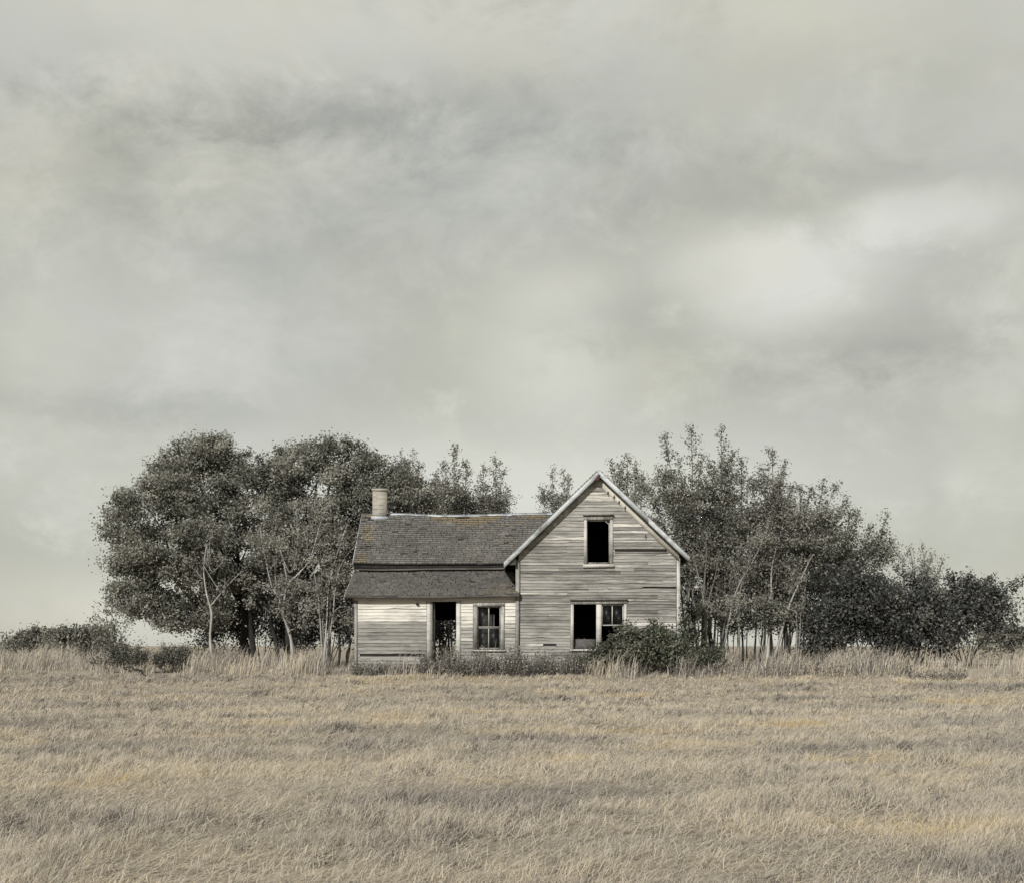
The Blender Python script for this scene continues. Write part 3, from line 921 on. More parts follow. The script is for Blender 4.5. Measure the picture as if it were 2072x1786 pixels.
# eave return on the left, seen end-on
mb = MB()
xe = PKX - RL
mb.poly([(xe + .02, YF + .02, PKZ - SL * RL - .10), (GL + .0, YF + .02, PKZ - SL * RL - .10), (GL + .0, YF + .02, PKZ - SL * (RL - .28) - .12)], (.5, .3, .2))
part(mb, 'eave_return', M['dark_wood'], mr_)
mb = MB()
mb.hexa([(PKX - .16, YF - .06, PKZ - .33), (PKX + .02, YF - .06, PKZ - .36), (PKX + .02, YF - .025, PKZ - .36), (PKX - .16, YF - .025, PKZ - .33),
         (PKX - .03, YF - .06, PKZ - .13), (PKX + .04, YF - .06, PKZ - .13), (PKX + .04, YF - .025, PKZ - .13), (PKX - .03, YF - .025, PKZ - .13)], (.5, .5, .1))
tag(part(mb, 'apex_block', M['rot'], mr_), 'rotten red brown block at the peak of the gable')
for (a, c) in ((1484, 1203), (1499, 1213), (1511, 1226), (1526, 1239), (1576, 1309)):
    qx, qy = a * .8288, c * .8288
    mb = MB(); mb.tube([P(qx, qy, 49.94), P(qx + .8, qy - 4, 49.90), P(qx - 1.5, qy + 2, 49.87)], [.013, .017, .011], 6)
    part(mb, 'iron_hook', M['interior'])
mb = MB(); mb.tube([P(844, 1218, 50.02), P(844, 1218, 49.93)], [.05, .045], 10)
part(mb, 'insulator', M['iron'])


# --- chimneys
def chimney(x0, x1, y0, y1, z0, z1, parent, mat='brick'):
    mb = MB(); mb.box(x0, x1, y0, y1, z0, z1 - .1, (.5, .5, 0), .006)
    mb.box(x0 - .035, x1 + .035, y0 - .035, y1 + .035, z1 - .097, z1 - .02, (.5, .5, 0), .006)
    mb.box(x0 + .08, x1 - .08, y0 + .08, y1 - .08, z1 - .019, z1, (.5, .5, 0), .004)
    ch = part(mb, 'chimney', M[mat], parent)
    mb = MB(); mb.box(x0 - .05, x1 + .05, y0 - .03, y0 - .005, z0 + .28, z0 + .40, (.5, 0, 0), .006)
    part(mb, 'flashing', M['metal'], parent)
    return ch


chimney(X(753.5, 55.4), X(781.5, 55.4), 55.4, 55.95, 5.78, Z(986, 55.4), wr)


# --- windows
def casing(op, y, l_=.1, t_=.12, b_=.06, name='window', cap=True):
    x0, x1, z0, z1 = op
    mb = MB()
    mb.box(x0 - l_, x0, y - .045, y + .03, z0, z1, (R.uniform(.45, .65), .6, R.random()), .003)
    mb.box(x1, x1 + l_, y - .045, y + .03, z0, z1, (R.uniform(.45, .65), .6, R.random()), .003)
    mb.box(x0 - l_ - .005, x1 + l_ + .005, y - .048, y + .03, z1 + .002, z1 + t_, (.5, .5, R.random()), .003)
    if cap:
        mb.box(x0 - l_ - .03, x1 + l_ + .03, y - .13, y + .02, z1 + t_ + .002, z1 + t_ + .035, (.3, .2, R.random()), .004)
    w = part(mb, name, M['trim'])
    if b_:
        mb = MB(); mb.hexa([(x0 - l_ - .03, y - .09, z0 - b_), (x1 + l_ + .03, y - .09, z0 - b_), (x1 + l_ + .03, y + .1, z0 - b_), (x0 - l_ - .03, y + .1, z0 - b_),
                            (x0 - l_ - .03, y - .09, z0 - .022), (x1 + l_ + .03, y - .09, z0 - .022), (x1 + l_ + .03, y + .1, z0 - .003), (x0 - l_ - .03, y + .1, z0 - .003)], (.6, .8, R.random()))
        part(mb, 'sill', M['trim_h'], w)
    return w


def sash(w, x0, x1, z0, z1, y, vert=(), horiz=(), rail=.035, glass=(), th=.03):
    mb = MB()
    mb.box(x0 + .004, x0 + rail, y, y + th, z0, z1); mb.box(x1 - rail, x1 - .004, y, y + th, z0, z1)
    mb.box(x0 + rail + .001, x1 - rail - .001, y + .001, y + th, z0, z0 + rail); mb.box(x0 + rail + .001, x1 - rail - .001, y + .001, y + th, z1 - rail, z1 - .002)
    for v, a, c in vert: mb.box(v - .014, v + .014, y + .004, y + th - .004, a, c)
    for h, a, c in horiz: mb.box(a, c, y + .006, y + th - .006, h - .014, h + .014)
    part(mb, 'sash', M['trim'], w)
    for g in glass:
        mb = MB(); mb.box(g[0], g[1], y + .012, y + .017, g[2], g[3], (.5, .5, 0))
        part(mb, 'pane', M['glass'], w)


w1 = casing(UPW, YG, .095, .15, .12)
sash(w1, UPW[0], UPW[1], UPW[2] + .01, UPW[3] - .005, YG + .075, rail=.03)
w2 = casing(DBW, YG, .095, .13, .07)
mb = MB(); mb.box(X(1206.3), X(1216.8), YG - .04, YG + .1, DBW[2] + .004, DBW[3] - .004, (.6, .75, .4), .004)
part(mb, 'mullion', M['trim'], w2)
zr = Z(1263)
vx = X(1238.7)
sash(w2, X(1217.2), DBW[1] - .003, zr - .02, DBW[3] - .01, YG + .045, [(vx, zr + .01, DBW[3] - .04)], [], .035,
     [(X(1217.2) + .04, vx - .016, zr + .02, DBW[3] - .05), (vx + .016, DBW[1] - .04, zr + .02, DBW[3] - .05)])
mb = MB(); mb.box(DBW[0] + .02, X(1206) - .01, YG + .16, YG + .18, DBW[2] - .05, Z(1291), (.5, .5, .2), .01)
part(mb, 'inner_panel', M['curtain'], w2)
mb = MB(); mb.box(WNW[0] - .05, WNW[0] + .56, YP + .34, YP + .36, WNW[2] - .1, Z(1240), (.4, .5, .2), .01)  # added panel, standing in for the lit inner wall behind the window
w3 = casing(WNW, YP, .13, .14, .07, cap=False)
part(mb, 'inner_panel', M['inner_wall_grey'], w3)
zr = Z(1268); vx = X(988.5)
sash(w3, WNW[0], WNW[1], zr, WNW[3] - .005, YP + .04, [(vx, zr + .03, WNW[3] - .03)], [], .035, [(WNW[0] + .036, vx - .015, zr + .036, WNW[3] - .04)])
sash(w3, WNW[0] + .004, WNW[1] - .004, WNW[2] + .01, zr + .005, YP + .073, [(vx, WNW[2] + .03, zr)], [], .038, [(WNW[0] + .045, vx - .015, WNW[2] + .05, zr - .03), (vx + .015, WNW[1] - .045, WNW[2] + .05, zr - .03)])

# --- doorway
x0, x1, z0, z1 = DOOR
mb = MB()
mb.box(x0 - .19, x0 - .06, YP - .045, YP + .02, Z0 + .05, z1 + .0, (.5, .7, .1), .003)
mb.box(x0 - .057, x0, YP - .03, YP + .12, Z0 + .05, z1, (.35, .3, .6), .003)
mb.box(x1, x1 + .145, YP - .045, YP + .02, Z0 + .05, z1, (.55, .9, .3), .003)
mb.box(x0 - .19, x1 + .145, YP - .048, YP + .02, z1 + .002, z1 + .13, (.5, .9, .8), .003)
mb.box(x0 - .05, x1 + .05, YP - .06, YP + .14, .74, .80, (.3, .2, .4), .003)
part(mb, 'door_frame', M['trim'])
mb = MB(); mb.box(x0 + .012, x0 + .055, YP + .14, YP + .92, .83, z1 - .03, (.4, .2, .3), .004)
dr = part(mb, 'door', M['trim'])
mb = MB(); mb.tube([(x0 + .055, YP + .84, 1.75), (x0 + .11, YP + .84, 1.75)], [.02, .03], 8)
part(mb, 'door_knob', M['iron'], dr)


# ------------------------------------------------------------------ trees
def wig(a, b, n, amp, sagz=0.0):
    t = np.linspace(0, 1, n)[:, None]
    p = a * (1 - t) + b * t
    p[1:-1] += R.normal(0, amp, (n - 2, 3)) * [[1, 1, .4]]
    p[:, 2] += sagz * np.sin(t[:, 0] * math.pi)
    return p


class Tree:
    def __init__(s, name, base, label, cat='tree', group=None, bark='bark', leaf='leaf'):
        s.base = np.array([base[0], base[1], float(ground(base[0], base[1])) - .05])
        s.root = empty(name, s.base, label, cat, group)
        s.w = MB(); s.lp = []; s.lt = []; s.sk = []; s.sr = []
        s.bark, s.leaf = bark, leaf

    def stem(s, pts, r0, r1, n=7):
        pts = np.array(pts); m = len(pts)
        # refine with smooth interpolation
        t = np.linspace(0, m - 1, m * 3); i = np.clip(t.astype(int), 0, m - 2); f = (t - i)[:, None]
        p0 = pts[np.clip(i - 1, 0, m - 1)]; p1 = pts[i]; p2 = pts[i + 1]; p3 = pts[np.clip(i + 2, 0, m - 1)]
        q = .5 * (2 * p1 + (p2 - p0) * f + (2 * p0 - 5 * p1 + 4 * p2 - p3) * f ** 2 + (3 * p1 - p0 - 3 * p2 + p3) * f ** 3)
        r = np.linspace(r0, r1, len(q)) * (1 + .08 * R.normal(0, 1, len(q)))
        s.w.tube(q, np.maximum(r, .004), n, (R.random(), .5, R.random()))
        s.sk.append(q); s.sr.append(r)

    def attach(s, c, below=.15):
        P_ = np.concatenate(s.sk); rr = np.concatenate(s.sr)
        d = np.linalg.norm(P_ - c, axis=1) + 2.5 * np.maximum(P_[:, 2] - c[2] + below, 0) + .0
        i = int(np.argmin(d)); return P_[i], rr[i]

    def lobe(s, c, rad, n, per=300, cr=.25, flat=.62, tone=0.0, shell=.55, twig=True):
        """leaf clumps through an ellipsoid, thicker towards its outside"""
        c = np.array(c); rad = np.array(rad)
        for _ in range(n):
            u = unit(R.normal(0, 1, 3)); rr = (shell + (1 - shell) * R.random()) ** .8 if R.random() < .75 else R.random() ** .5
            k = c + u * rad * rr
            if k[2] < s.base[2] + .45: continue
            if twig and R.random() < .7:
                a, ra = s.attach(k)
                b = k + R.normal(0, .08, 3)
                s.w.tube(wig(a, b, 5, .06, .08), np.linspace(min(max(ra * .55, .012), .035), .005, 5), 4, (R.random(), .5, R.random()))
            m = int(per * R.uniform(.5, 1.4)); q = R.normal(0, 1, (m, 3)) * cr * np.array([1, 1, flat]) * R.uniform(.7, 1.25)
            s.lp.append(k + q)
            ct = R.normal(0, .19) + tone  # clump tones spread wide to imitate sunlit tops and dark holes
            s.lt.append(.50 + ct + R.normal(0, .165, m))

    def plume(s, q, r, n, t0=.35, rtip=.08, tone=0.0, lenf=1.0, dens=26):
        """leafy side shoots along a stem q that rise and thin out to its tip"""
        m = len(q)
        for k in range(n):
            t = t0 + (1 - t0) * (k + R.random()) / n
            i = min(int(t * (m - 1)), m - 2); f = t * (m - 1) - i
            a = q[i] * (1 - f) + q[i + 1] * f
            rad = (rtip + r * (1 - t) ** .7) * R.uniform(.35, 1.6) * lenf
            an = R.random() * 6.283
            b = a + np.array([math.cos(an) * rad, math.sin(an) * rad, rad * R.uniform(.2, 1.7)])
            s.w.tube(wig(a, b, 4, .02), [.012, .009, .006, .003], 3, (R.random(), .5, R.random()))
            L = max(np.linalg.norm(b - a), .1)
            cnt = int(dens * (L / .5 + .35) * R.uniform(.6, 1.3))
            tt = R.random(cnt) ** .8
            s.lp.append(a + (b - a) * tt[:, None] + R.normal(0, .085, (cnt, 3)) + R.normal(0, .09 * L, (cnt, 3)))
            s.lt.append(.45 + tone + R.normal(0, .08) + R.normal(0, .18, cnt))

    def done(s, size=.095, up=.5):
        s.w.build('trunk', M[s.bark], s.root, s.base, True)
        if s.lp:
            C = np.concatenate(s.lp); t = np.concatenate(s.lt)
            g = ground(C[:, 0], C[:, 1]); k = C[:, 2] > g + .03
            V, Fq, A = leaf_quads(C[k], size, t[k], up)
            mesh_np('crown', V, [Fq], M[s.leaf], s.root, s.base, A)
        return s.root


def px_lobes(T, d, lobes, dens=1.0, **kw):
    """lobes: centre px, py, half width px, half height px, (depth offset)"""
    for L in lobes:
        px, py, rw, rh = L[:4]; dd = d + (L[4] if len(L) > 4 else 0)
        c = P(px, py, dd); a, b = rw / F * dd, rh / F * dd
        n = max(4, int(dens * (a * b * 17 + 3)))
        T.lobe(c, (a, max(a, b) * .95, b), n, **kw)


def broad_tree(name, px, d, label, trunk, lobes, bark, leaf, r0=.2, dens=1.0, size=.088, **kw):
    b = X(px, d)
    T = Tree(name, (b, d), label, bark=bark, leaf=leaf)
    fork = P(trunk[0], trunk[1], d)
    T.stem(wig(T.base, fork, 5, .06), r0 * .85, r0 * .6, 8)
    for L in lobes:
        dd = d + (L[4] if len(L) > 4 else 0)
        c = P(L[0], L[1] - .25 * L[3], dd)
        T.stem(wig(fork + R.normal(0, .04, 3), c, 6, .12), r0 * .5, .02, 6)
    px_lobes(T, d, lobes, dens, **kw)
    for L in lobes:                                  # ragged outline: leafy and half bare twigs reaching past the crown
        dd = d + (L[4] if len(L) > 4 else 0)
        c = P(L[0], L[1], dd); a, b2 = L[2] / F * dd, L[3] / F * dd
        for k in range(7):
            u = unit(R.normal(0, 1, 3) * [1.2, .5, 1] + [0, -.1, .45])
            e = c + u * np.array([a, a, b2]) * R.uniform(1.05, 1.42)
            if e[2] < T.base[2] + 1.2: continue
            T.w.tube(wig(c + u * np.array([a, a, b2]) * .5, e, 6, .06, .05), [.022, .018, .014, .01, .007, .004], 4, (R.random(), .5, R.random()))
            T.sk.append(wig(c + u * np.array([a, a, b2]) * .6, e, 6, .03)); T.sr.append(np.full(6, .01))
            if R.random() < .8: T.plume(T.sk[-1], .24, 8, .2, .06, R.normal(0, .1), dens=20)
    return T.done(size)


# left of the house
broad_tree('broadleaf_tree', 432, 56.5, 'broad leafy tree at the far left with a low drooping crown', (420, 1255),
           [(300, 1040, 75, 60), (258, 1085, 45, 80), (345, 1000, 55, 40, .5), (320, 1120, 85, 65, -.6), (262, 1165, 55, 45), (370, 1180, 75, 60, -.5), (295, 1222, 55, 30), (350, 1250, 40, 24, -.3), (405, 1100, 55, 75, -.8), (415, 1235, 45, 40, -.5)],
           'bark', 'leaf', .17, 1.05)
broad_tree('broadleaf_tree', 505, 59, 'tall round topped tree with the highest crown left of the house', (490, 1230),
           [(415, 922, 70, 36), (355, 950, 42, 32), (468, 950, 42, 36), (395, 955, 70, 40, -.4), (410, 1000, 85, 50, -.5), (455, 1050, 70, 60, -.6), (500, 1130, 60, 90), (430, 1130, 60, 60, -.5)],
           'bark_dark', 'leaf', .2, 1.0)
broad_tree('broadleaf_tree', 578, 58, 'wide dense tree with a flat domed crown rising beside the chimney', (590, 1220),
           [(590, 945, 62, 36), (650, 925, 50, 30), (705, 930, 55, 34), (540, 960, 45, 30), (550, 985, 60, 45), (640, 990, 95, 50, -.6), (745, 975, 60, 48), (795, 1000, 60, 36), (700, 1040, 80, 65, -.5), (580, 1060, 75, 70, -.7), (640, 1130, 85, 75), (720, 1130, 50, 90, .4), (535, 1110, 45, 70, .8), (560, 1190, 55, 50, 1.2), (830, 1010, 45, 34, .5)],
           'bark_dark', 'leaf', .22, 1.0)

# slender pale stems in front of the dense crowns
T = Tree('aspen_tree', (X(592, 54), 54), 'slender aspen with bare pale stems fanning up left of the porch', bark='bark_pale', leaf='leaf_pale')
fk = P(572, 1235, 54)
T.stem([T.base, P(590, 1300, 54), P(582, 1268, 54), fk, P(580, 1170, 54), P(566, 1110, 54)], .075, .014, 8)
for tx_, ty_, mx, my in ((560, 1040, 553, 1150), (598, 1020, 585, 1140), (640, 1035, 605, 1150), (525, 1060, 540, 1160), (690, 1070, 640, 1150), (668, 1010, 618, 1110)):
    tip = P(tx_, ty_, 54 + R.normal(0, .5))
    T.stem([T.sk[0][R.integers(9, len(T.sk[0]))], P(mx, my + 20, 54) + R.normal(0, .1, 3), (P(mx, my, 54) + tip) / 2 + R.normal(0, .12, 3), tip], .03, .007, 6)
    T.plume(T.sk[-1], .5, 13, .35, .12, dens=18)
px_lobes(T, 54, [(600, 1120, 60, 60), (570, 1190, 50, 45), (620, 1210, 60, 45), (545, 1100, 40, 50), (585, 1250, 60, 22), (520, 1200, 40, 40)], .38, per=100, cr=.22)
T.done(.085)
T = Tree('aspen_tree', (X(655, 53.6), 53.6), 'thin twin stemmed aspen with long pale branches next to the porch corner', bark='bark_pale', leaf='leaf_pale')
for tx_, ty_, mx, my in ((640, 985, 650, 1150), (730, 1010, 680, 1120), (705, 1050, 668, 1170), (760, 1065, 690, 1140), (615, 1075, 640, 1180)):
    tip = P(tx_, ty_, 53.6 + R.normal(0, .5))
    T.stem([T.base + R.normal(0, .06, 3) * [1, 1, 0], P((655 + mx) / 2, 1250, 53.6), P(mx, my, 53.6), tip], .036, .007, 6)
    T.plume(T.sk[-1], .42, 12, .42, .1, dens=16)
px_lobes(T, 53.6, [(690, 1100, 45, 60), (660, 1190, 40, 50), (690, 1240, 30, 30)], .35, per=90, cr=.22)
T.done(.085)
T = Tree('aspen_tree', (X(432, 54.5), 54.5), 'spindly aspen with crooked pale branches before the leftmost broad tree', bark='bark_pale', leaf='leaf')
fk = P(418, 1200, 54.5)
T.stem([T.base, P(425, 1290, 54.5), P(428, 1240, 54.5), fk, P(412, 1150, 54.5), P(418, 1100, 54.5)], .055, .012, 7)
for tx_, ty_, mx, my in ((385, 1070, 402, 1140), (425, 1075, 414, 1130), (480, 1090, 440, 1140), (455, 1170, 435, 1190), (370, 1130, 398, 1160), (505, 1140, 450, 1170)):
    tip = P(tx_, ty_, 54.5 + R.normal(0, .4))
    T.stem([T.sk[0][R.integers(8, len(T.sk[0]))], P(mx, my + 15, 54.5) + R.normal(0, .1, 3), tip], .022, .006, 5)
    T.plume(T.sk[-1], .4, 7, .5, .12, dens=13)
T.done(.085)


# dark undergrowth below the crowns
def bush(name, px, py, rw, rh, d, label, leaf, lobes=7, dens=1.2, size=.085, cat='bush', group=None, per=95, tone=0.0, bark='bark_dark', low=0.35, cr=.24):
    T = Tree(name, (X(px, d), d), label, cat, group, bark, leaf)
    for k in range(lobes):
        u = -.88 + 1.76 * (k + R.random()) / lobes; t = math.sqrt(max(0, 1 - u * u * .8))
        cpx = px + u * rw; cpy = py + rh - rh * 2 * R.uniform(low, .72) * t
        dd = d + R.uniform(-.5, .5) * min(rw / F * d, 1.5)
        c = P(cpx, cpy, dd)
        T.stem(wig(T.base + R.normal(0, .1, 3) * [1, 1, 0], c, 5, .05), .025, .008, 5)
        a = max(rw * R.uniform(.3, .45), 1.1 * rw / lobes) / F * d; b = rh * R.uniform(.4, .6) / F * d
        T.lobe(c, (a, a, b), max(4, int(dens * (a * b * 22 + 3))), per=per, cr=cr, flat=.8, tone=tone)
        for _ in range(2):                           # loose shoots beyond the outline
            e = c + np.array([R.normal(0, 1.0) * a, R.normal(0, .6) * a, b * R.uniform(.7, 1.45)])
            T.stem(wig(c, e, 5, .06, .1), .012, .004, 4)
            T.plume(T.sk[-1], .22, 9, .35, .08, tone + .05, dens=17)
    return T.done(size)


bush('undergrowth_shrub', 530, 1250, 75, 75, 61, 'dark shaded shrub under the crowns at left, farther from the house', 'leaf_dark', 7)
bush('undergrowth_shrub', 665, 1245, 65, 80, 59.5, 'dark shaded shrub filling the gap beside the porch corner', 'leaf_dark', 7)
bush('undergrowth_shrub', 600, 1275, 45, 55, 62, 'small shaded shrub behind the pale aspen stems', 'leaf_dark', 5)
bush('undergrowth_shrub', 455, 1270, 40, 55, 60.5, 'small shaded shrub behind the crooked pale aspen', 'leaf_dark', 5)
for k, (px, topx, topy, d, r) in enumerate(((512, 505, 1225, 56, .13), (560, 545, 1215, 57, .1), (684, 690, 1180, 55, .05), (704, 700, 1210, 54.5, .04), (668, 662, 1190, 56, .05), (700, 712, 1190, 57, .05))):
    T = Tree('leafless_trunk', (X(px, d), d), ('thick dark trunk without leaves under the crowns at left' if k < 2 else 'thin bare trunk close to the left side of the porch'), 'tree trunk', 'bare trunks under the left crowns', 'bark_dark', 'leaf_dark')
    T.stem(wig(T.base, P(topx, topy, d), 6, .05), r, r * .55, 7)
    for _ in range(4):
        a = T.sk[0][R.integers(6, len(T.sk[0]) - 1)]
        T.stem(wig(a, a + np.array([R.normal(0, .5), R.normal(0, .4), R.uniform(.3, .9)]), 4, .04), r * .35, .006, 4)
    T.done()
T = Tree('sapling', (X(222, 53), 53), 'sparse little sapling at the far left edge of the trees', 'sapling', None, 'bark', 'leaf')
for tx_, ty_ in ((215, 1195), (245, 1215), (196, 1225), (262, 1250), (180, 1255), (228, 1235)):
    T.stem(wig(T.base, P(tx_, ty_, 53), 5, .05), .02, .005, 4); T.plume(T.sk[-1], .35, 9, .3, .1, dens=15)
T.done(.085)
bush('low_shrub', 265, 1343, 66, 34, 49.5, 'low grey dark shrub at the left edge of the field', 'leaf', 10, 2.2, .055, per=130, tone=-.22, cr=.16)
bush('low_shrub', 352, 1345, 40, 28, 49.9, 'smaller grey shrub beside the tall straw grass at left', 'leaf', 7, 2.2, .055, per=130, tone=-.18, cr=.15)


for px, py, rw, rh, d, lab in ((170, 1296, 60, 26, 75, 'grey brush on the horizon at the left end of the field'), (60, 1296, 75, 22, 110, 'distant low brush at the far left of the horizon'),
                              (2040, 1294, 60, 28, 85, 'grey brush on the horizon right of the outermost dark bush')):
    bush('distant_brush', px, py, rw, rh, d, lab, 'leaf', 8, .5, .16, per=90, tone=-.05, cr=.4)


# upright shooting trees
def shoot_tree(name, px, d, label, tips, body=(), leaf='leaf', bark='bark', r=.5, n=20, dens=24, t0=.35, r0=.05, size=.08, cat='tree', group=None, bodydens=.9, spread=.25, tone=0.0):
    T = Tree(name, (X(px, d), d), label, cat, group, bark, leaf)
    for tpx, tpy in tips:
        dd = d + R.normal(0, .35)
        tip = P(tpx, tpy, dd)
        b = T.base + R.normal(0, spread, 3) * [1, 1, 0]
        mid = b * .45 + tip * .55 + np.array([(b[0] - tip[0]) * .22, 0, 0]) + R.normal(0, .07, 3)
        T.stem([b, b * .75 + mid * .25 + R.normal(0, .05, 3), mid, mid * .45 + tip * .55 + R.normal(0, .05, 3), tip], r0 * R.uniform(.8, 1.2), .006, 6)
        T.plume(T.sk[-1], r, int(n * 1.25), t0, .10, tone, dens=dens * 1.15)
    if body: px_lobes(T, d, body, bodydens, per=170, cr=.24, tone=tone)
    return T.done(size)


# behind the house
shoot_tree('poplar_tree', 920, 67, 'narrow poplar with the taller pointed top behind the wing roof', [(918, 902), (943, 935), (897, 935), (880, 955), (930, 955)], [(915, 1000, 40, 40)], r=.45, n=26, t0=.55)
shoot_tree('poplar_tree', 1000, 67, 'bushier poplar with a blunt top behind the wing roof', [(1003, 930), (978, 945), (1020, 950), (1028, 985), (965, 985)], [(1000, 1010, 30, 32)], r=.45, n=22, t0=.55, leaf='leaf_pale', tone=-.1)
broad_tree('broadleaf_tree', 862, 69, 'low dense tree crown showing just over the wing roof right of the chimney', (865, 1150), [(850, 1010, 50, 32), (900, 1020, 45, 24), (960, 1030, 55, 18), (820, 975, 35, 40)], 'bark', 'leaf', .15, 1.1)
shoot_tree('poplar_tree', 822, 68, 'wispy thin topped tree behind the chimney', [(812, 910), (835, 905), (848, 935), (800, 925)], r=.3, n=14, t0=.6, dens=10, leaf='leaf_pale')
shoot_tree('poplar_tree', 1125, 68, 'small poplar behind the left slope of the gable', [(1118, 950), (1140, 952), (1098, 985), (1155, 968)], [(1120, 1005, 30, 30)], r=.42, n=18, t0=.6, leaf='leaf_pale', tone=-.12)
shoot_tree('poplar_tree', 1268, 64, 'narrow poplar peeping over the right slope of the gable', [(1270, 918), (1288, 935), (1252, 940), (1238, 935), (1300, 960)], [(1275, 985, 32, 38)], r=.45, n=22, t0=.55)

# right of the house
shoot_tree('poplar_tree', 1408, 57, 'leafy upright tree rising directly behind the right eave', [(1344, 878), (1372, 925), (1398, 868), (1420, 920), (1330, 950), (1310, 985), (1350, 950)],
           [(1345, 1000, 48, 50), (1390, 1040, 50, 60), (1340, 1070, 40, 40), (1400, 1120, 40, 60)], r=.5, n=26, t0=.45)
shoot_tree('poplar_tree', 1472, 58, 'tallest pointed tree right of the house', [(1459, 862), (1437, 935), (1485, 912), (1500, 930), (1422, 975), (1468, 930)],
           [(1455, 985, 50, 50), (1440, 1060, 55, 60), (1490, 1050, 50, 60), (1450, 1140, 60, 60)], r=.5, n=26, t0=.45)
shoot_tree('poplar_tree', 1545, 56.5, 'feathery tree with paler leaves in the middle of the right thicket', [(1562, 908), (1545, 945), (1588, 935), (1580, 960), (1520, 975), (1605, 980)],
           [(1550, 1010, 50, 45), (1530, 1080, 55, 60), (1590, 1070, 45, 55), (1520, 1160, 60, 50), (1580, 1150, 50, 50)], leaf='leaf_pale', r=.48, n=24, t0=.45, tone=-.08)
shoot_tree('poplar_tree', 1612, 57.5, 'thin topped leaning tree on the outer side of the right thicket', [(1640, 985), (1668, 972), (1690, 985), (1715, 1010), (1620, 985), (1600, 1010)],
           [(1640, 1070, 50, 45), (1690, 1060, 35, 40), (1640, 1140, 60, 50), (1600, 1130, 45, 50)], r=.45, n=22, t0=.5)
shoot_tree('small_tree', 1700, 59, 'small thinly leaved tree sloping down above the dark bush', [(1735, 1040), (1765, 1062), (1790, 1075), (1810, 1095), (1720, 1030), (1798, 1040)],
           [(1740, 1120, 45, 40), (1780, 1125, 36, 36), (1700, 1130, 40, 50)], r=.4, n=17, t0=.5)
shoot_tree('small_tree', 1850, 62, 'faint wispy tree behind the right end of the dark bush', [(1840, 1105), (1865, 1098), (1888, 1118), (1825, 1130), (1910, 1130)], [(1860, 1160, 40, 25)], r=.4, n=16, t0=.45, dens=15, leaf='leaf_pale', bodydens=.5)
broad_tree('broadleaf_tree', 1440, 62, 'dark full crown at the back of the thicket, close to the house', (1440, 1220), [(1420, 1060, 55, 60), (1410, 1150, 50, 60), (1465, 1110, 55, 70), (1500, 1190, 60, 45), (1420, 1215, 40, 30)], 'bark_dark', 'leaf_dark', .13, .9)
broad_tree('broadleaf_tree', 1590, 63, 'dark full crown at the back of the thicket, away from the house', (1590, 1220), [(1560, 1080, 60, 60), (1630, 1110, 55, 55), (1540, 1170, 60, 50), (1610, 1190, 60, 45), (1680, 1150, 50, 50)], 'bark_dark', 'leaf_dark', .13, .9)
# stems crossing in front of the right thicket
for k, (px, tips, lab, bk) in enumerate((
        (1425, [(1428, 1075), (1400, 1110), (1455, 1120)], 'grey stemmed young tree nearest the right wall of the house', 'bark'),
        (1470, [(1555, 1060), (1520, 1075), (1500, 1105)], 'pale leaning young tree with long slanting branches right of the house', 'bark_pale'),
        (1560, [(1570, 1110), (1620, 1130), (1645, 1120)], 'pale forked young tree at the centre of the right thicket', 'bark_pale'))):
    shoot_tree('young_tree', px, 54 + .3 * k, lab, tips, [(px + 20, 1225, 40, 28)], bark=bk, leaf='leaf_pale', r=.4, n=8, t0=.6, dens=11, r0=.058, bodydens=.4)
for k in range(15):
    px = 1402 + k * 16 + R.uniform(-6, 6); d = 54.5 + R.uniform(0, 3.5)
    h = R.uniform(1170, 1235)
    shoot_tree('thicket_sapling', px, d, 'thin dark sapling among the row of bare stems right of the house', [(px + R.uniform(-12, 22), h)] + ([(px + R.uniform(-15, 30), h + 15)] if k % 2 else []), [(px + R.uniform(-12, 12), R.uniform(1220, 1268), 26, R.uniform(16, 28))],
               bark=('bark_pale' if k % 4 == 1 else 'bark' if k % 2 == 0 else 'bark_dark'), r=.25, n=6, t0=.6, dens=14, r0=.026, cat='sapling', group='bare stemmed saplings right of the house', bodydens=.7, spread=.08, tone=-.1)
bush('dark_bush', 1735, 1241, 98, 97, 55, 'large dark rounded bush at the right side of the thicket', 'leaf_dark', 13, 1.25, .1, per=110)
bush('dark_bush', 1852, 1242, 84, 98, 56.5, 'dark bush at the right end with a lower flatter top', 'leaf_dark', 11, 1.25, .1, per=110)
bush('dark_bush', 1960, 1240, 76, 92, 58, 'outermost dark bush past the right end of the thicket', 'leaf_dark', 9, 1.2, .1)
# shrubs against the house
T = Tree('leafy_bush', (X(1290, 48.7), 48.7), 'dense dark green bush sprawling under the double window', 'bush', None, 'bark_dark', 'leaf_green')
for px, py, rw, rh, dd in ((1198, 1342, 34, 14, 0), (1238, 1328, 34, 22, .1), (1280, 1305, 36, 30, .3), (1318, 1302, 36, 30, .1), (1356, 1315, 34, 26, .2), (1300, 1332, 60, 18, -.3), (1375, 1335, 30, 16, 0), (1250, 1342, 50, 12, -.2)):
    d = 48.7 + dd; c = P(px, py, d); a, b = rw / F * d, rh / F * d
    T.stem(wig(T.base + R.normal(0, .15, 3) * [1, 1, 0], c, 5, .06), .02, .007, 5)
    T.lobe(c, (a, a * .9, b), max(6, int(a * b * 55 + 4)), per=105, cr=.15, flat=.8, tone=.03)
    for _ in range(3):
        e = c + np.array([R.normal(0, .9) * a, R.normal(0, .6) * a, b * R.uniform(.8, 1.6)])
        T.stem(wig(c, e, 5, .05, .1), .01, .004, 4); T.plume(T.sk[-1], .16, 8, .3, .06, .08, dens=17)
T.done(.092)
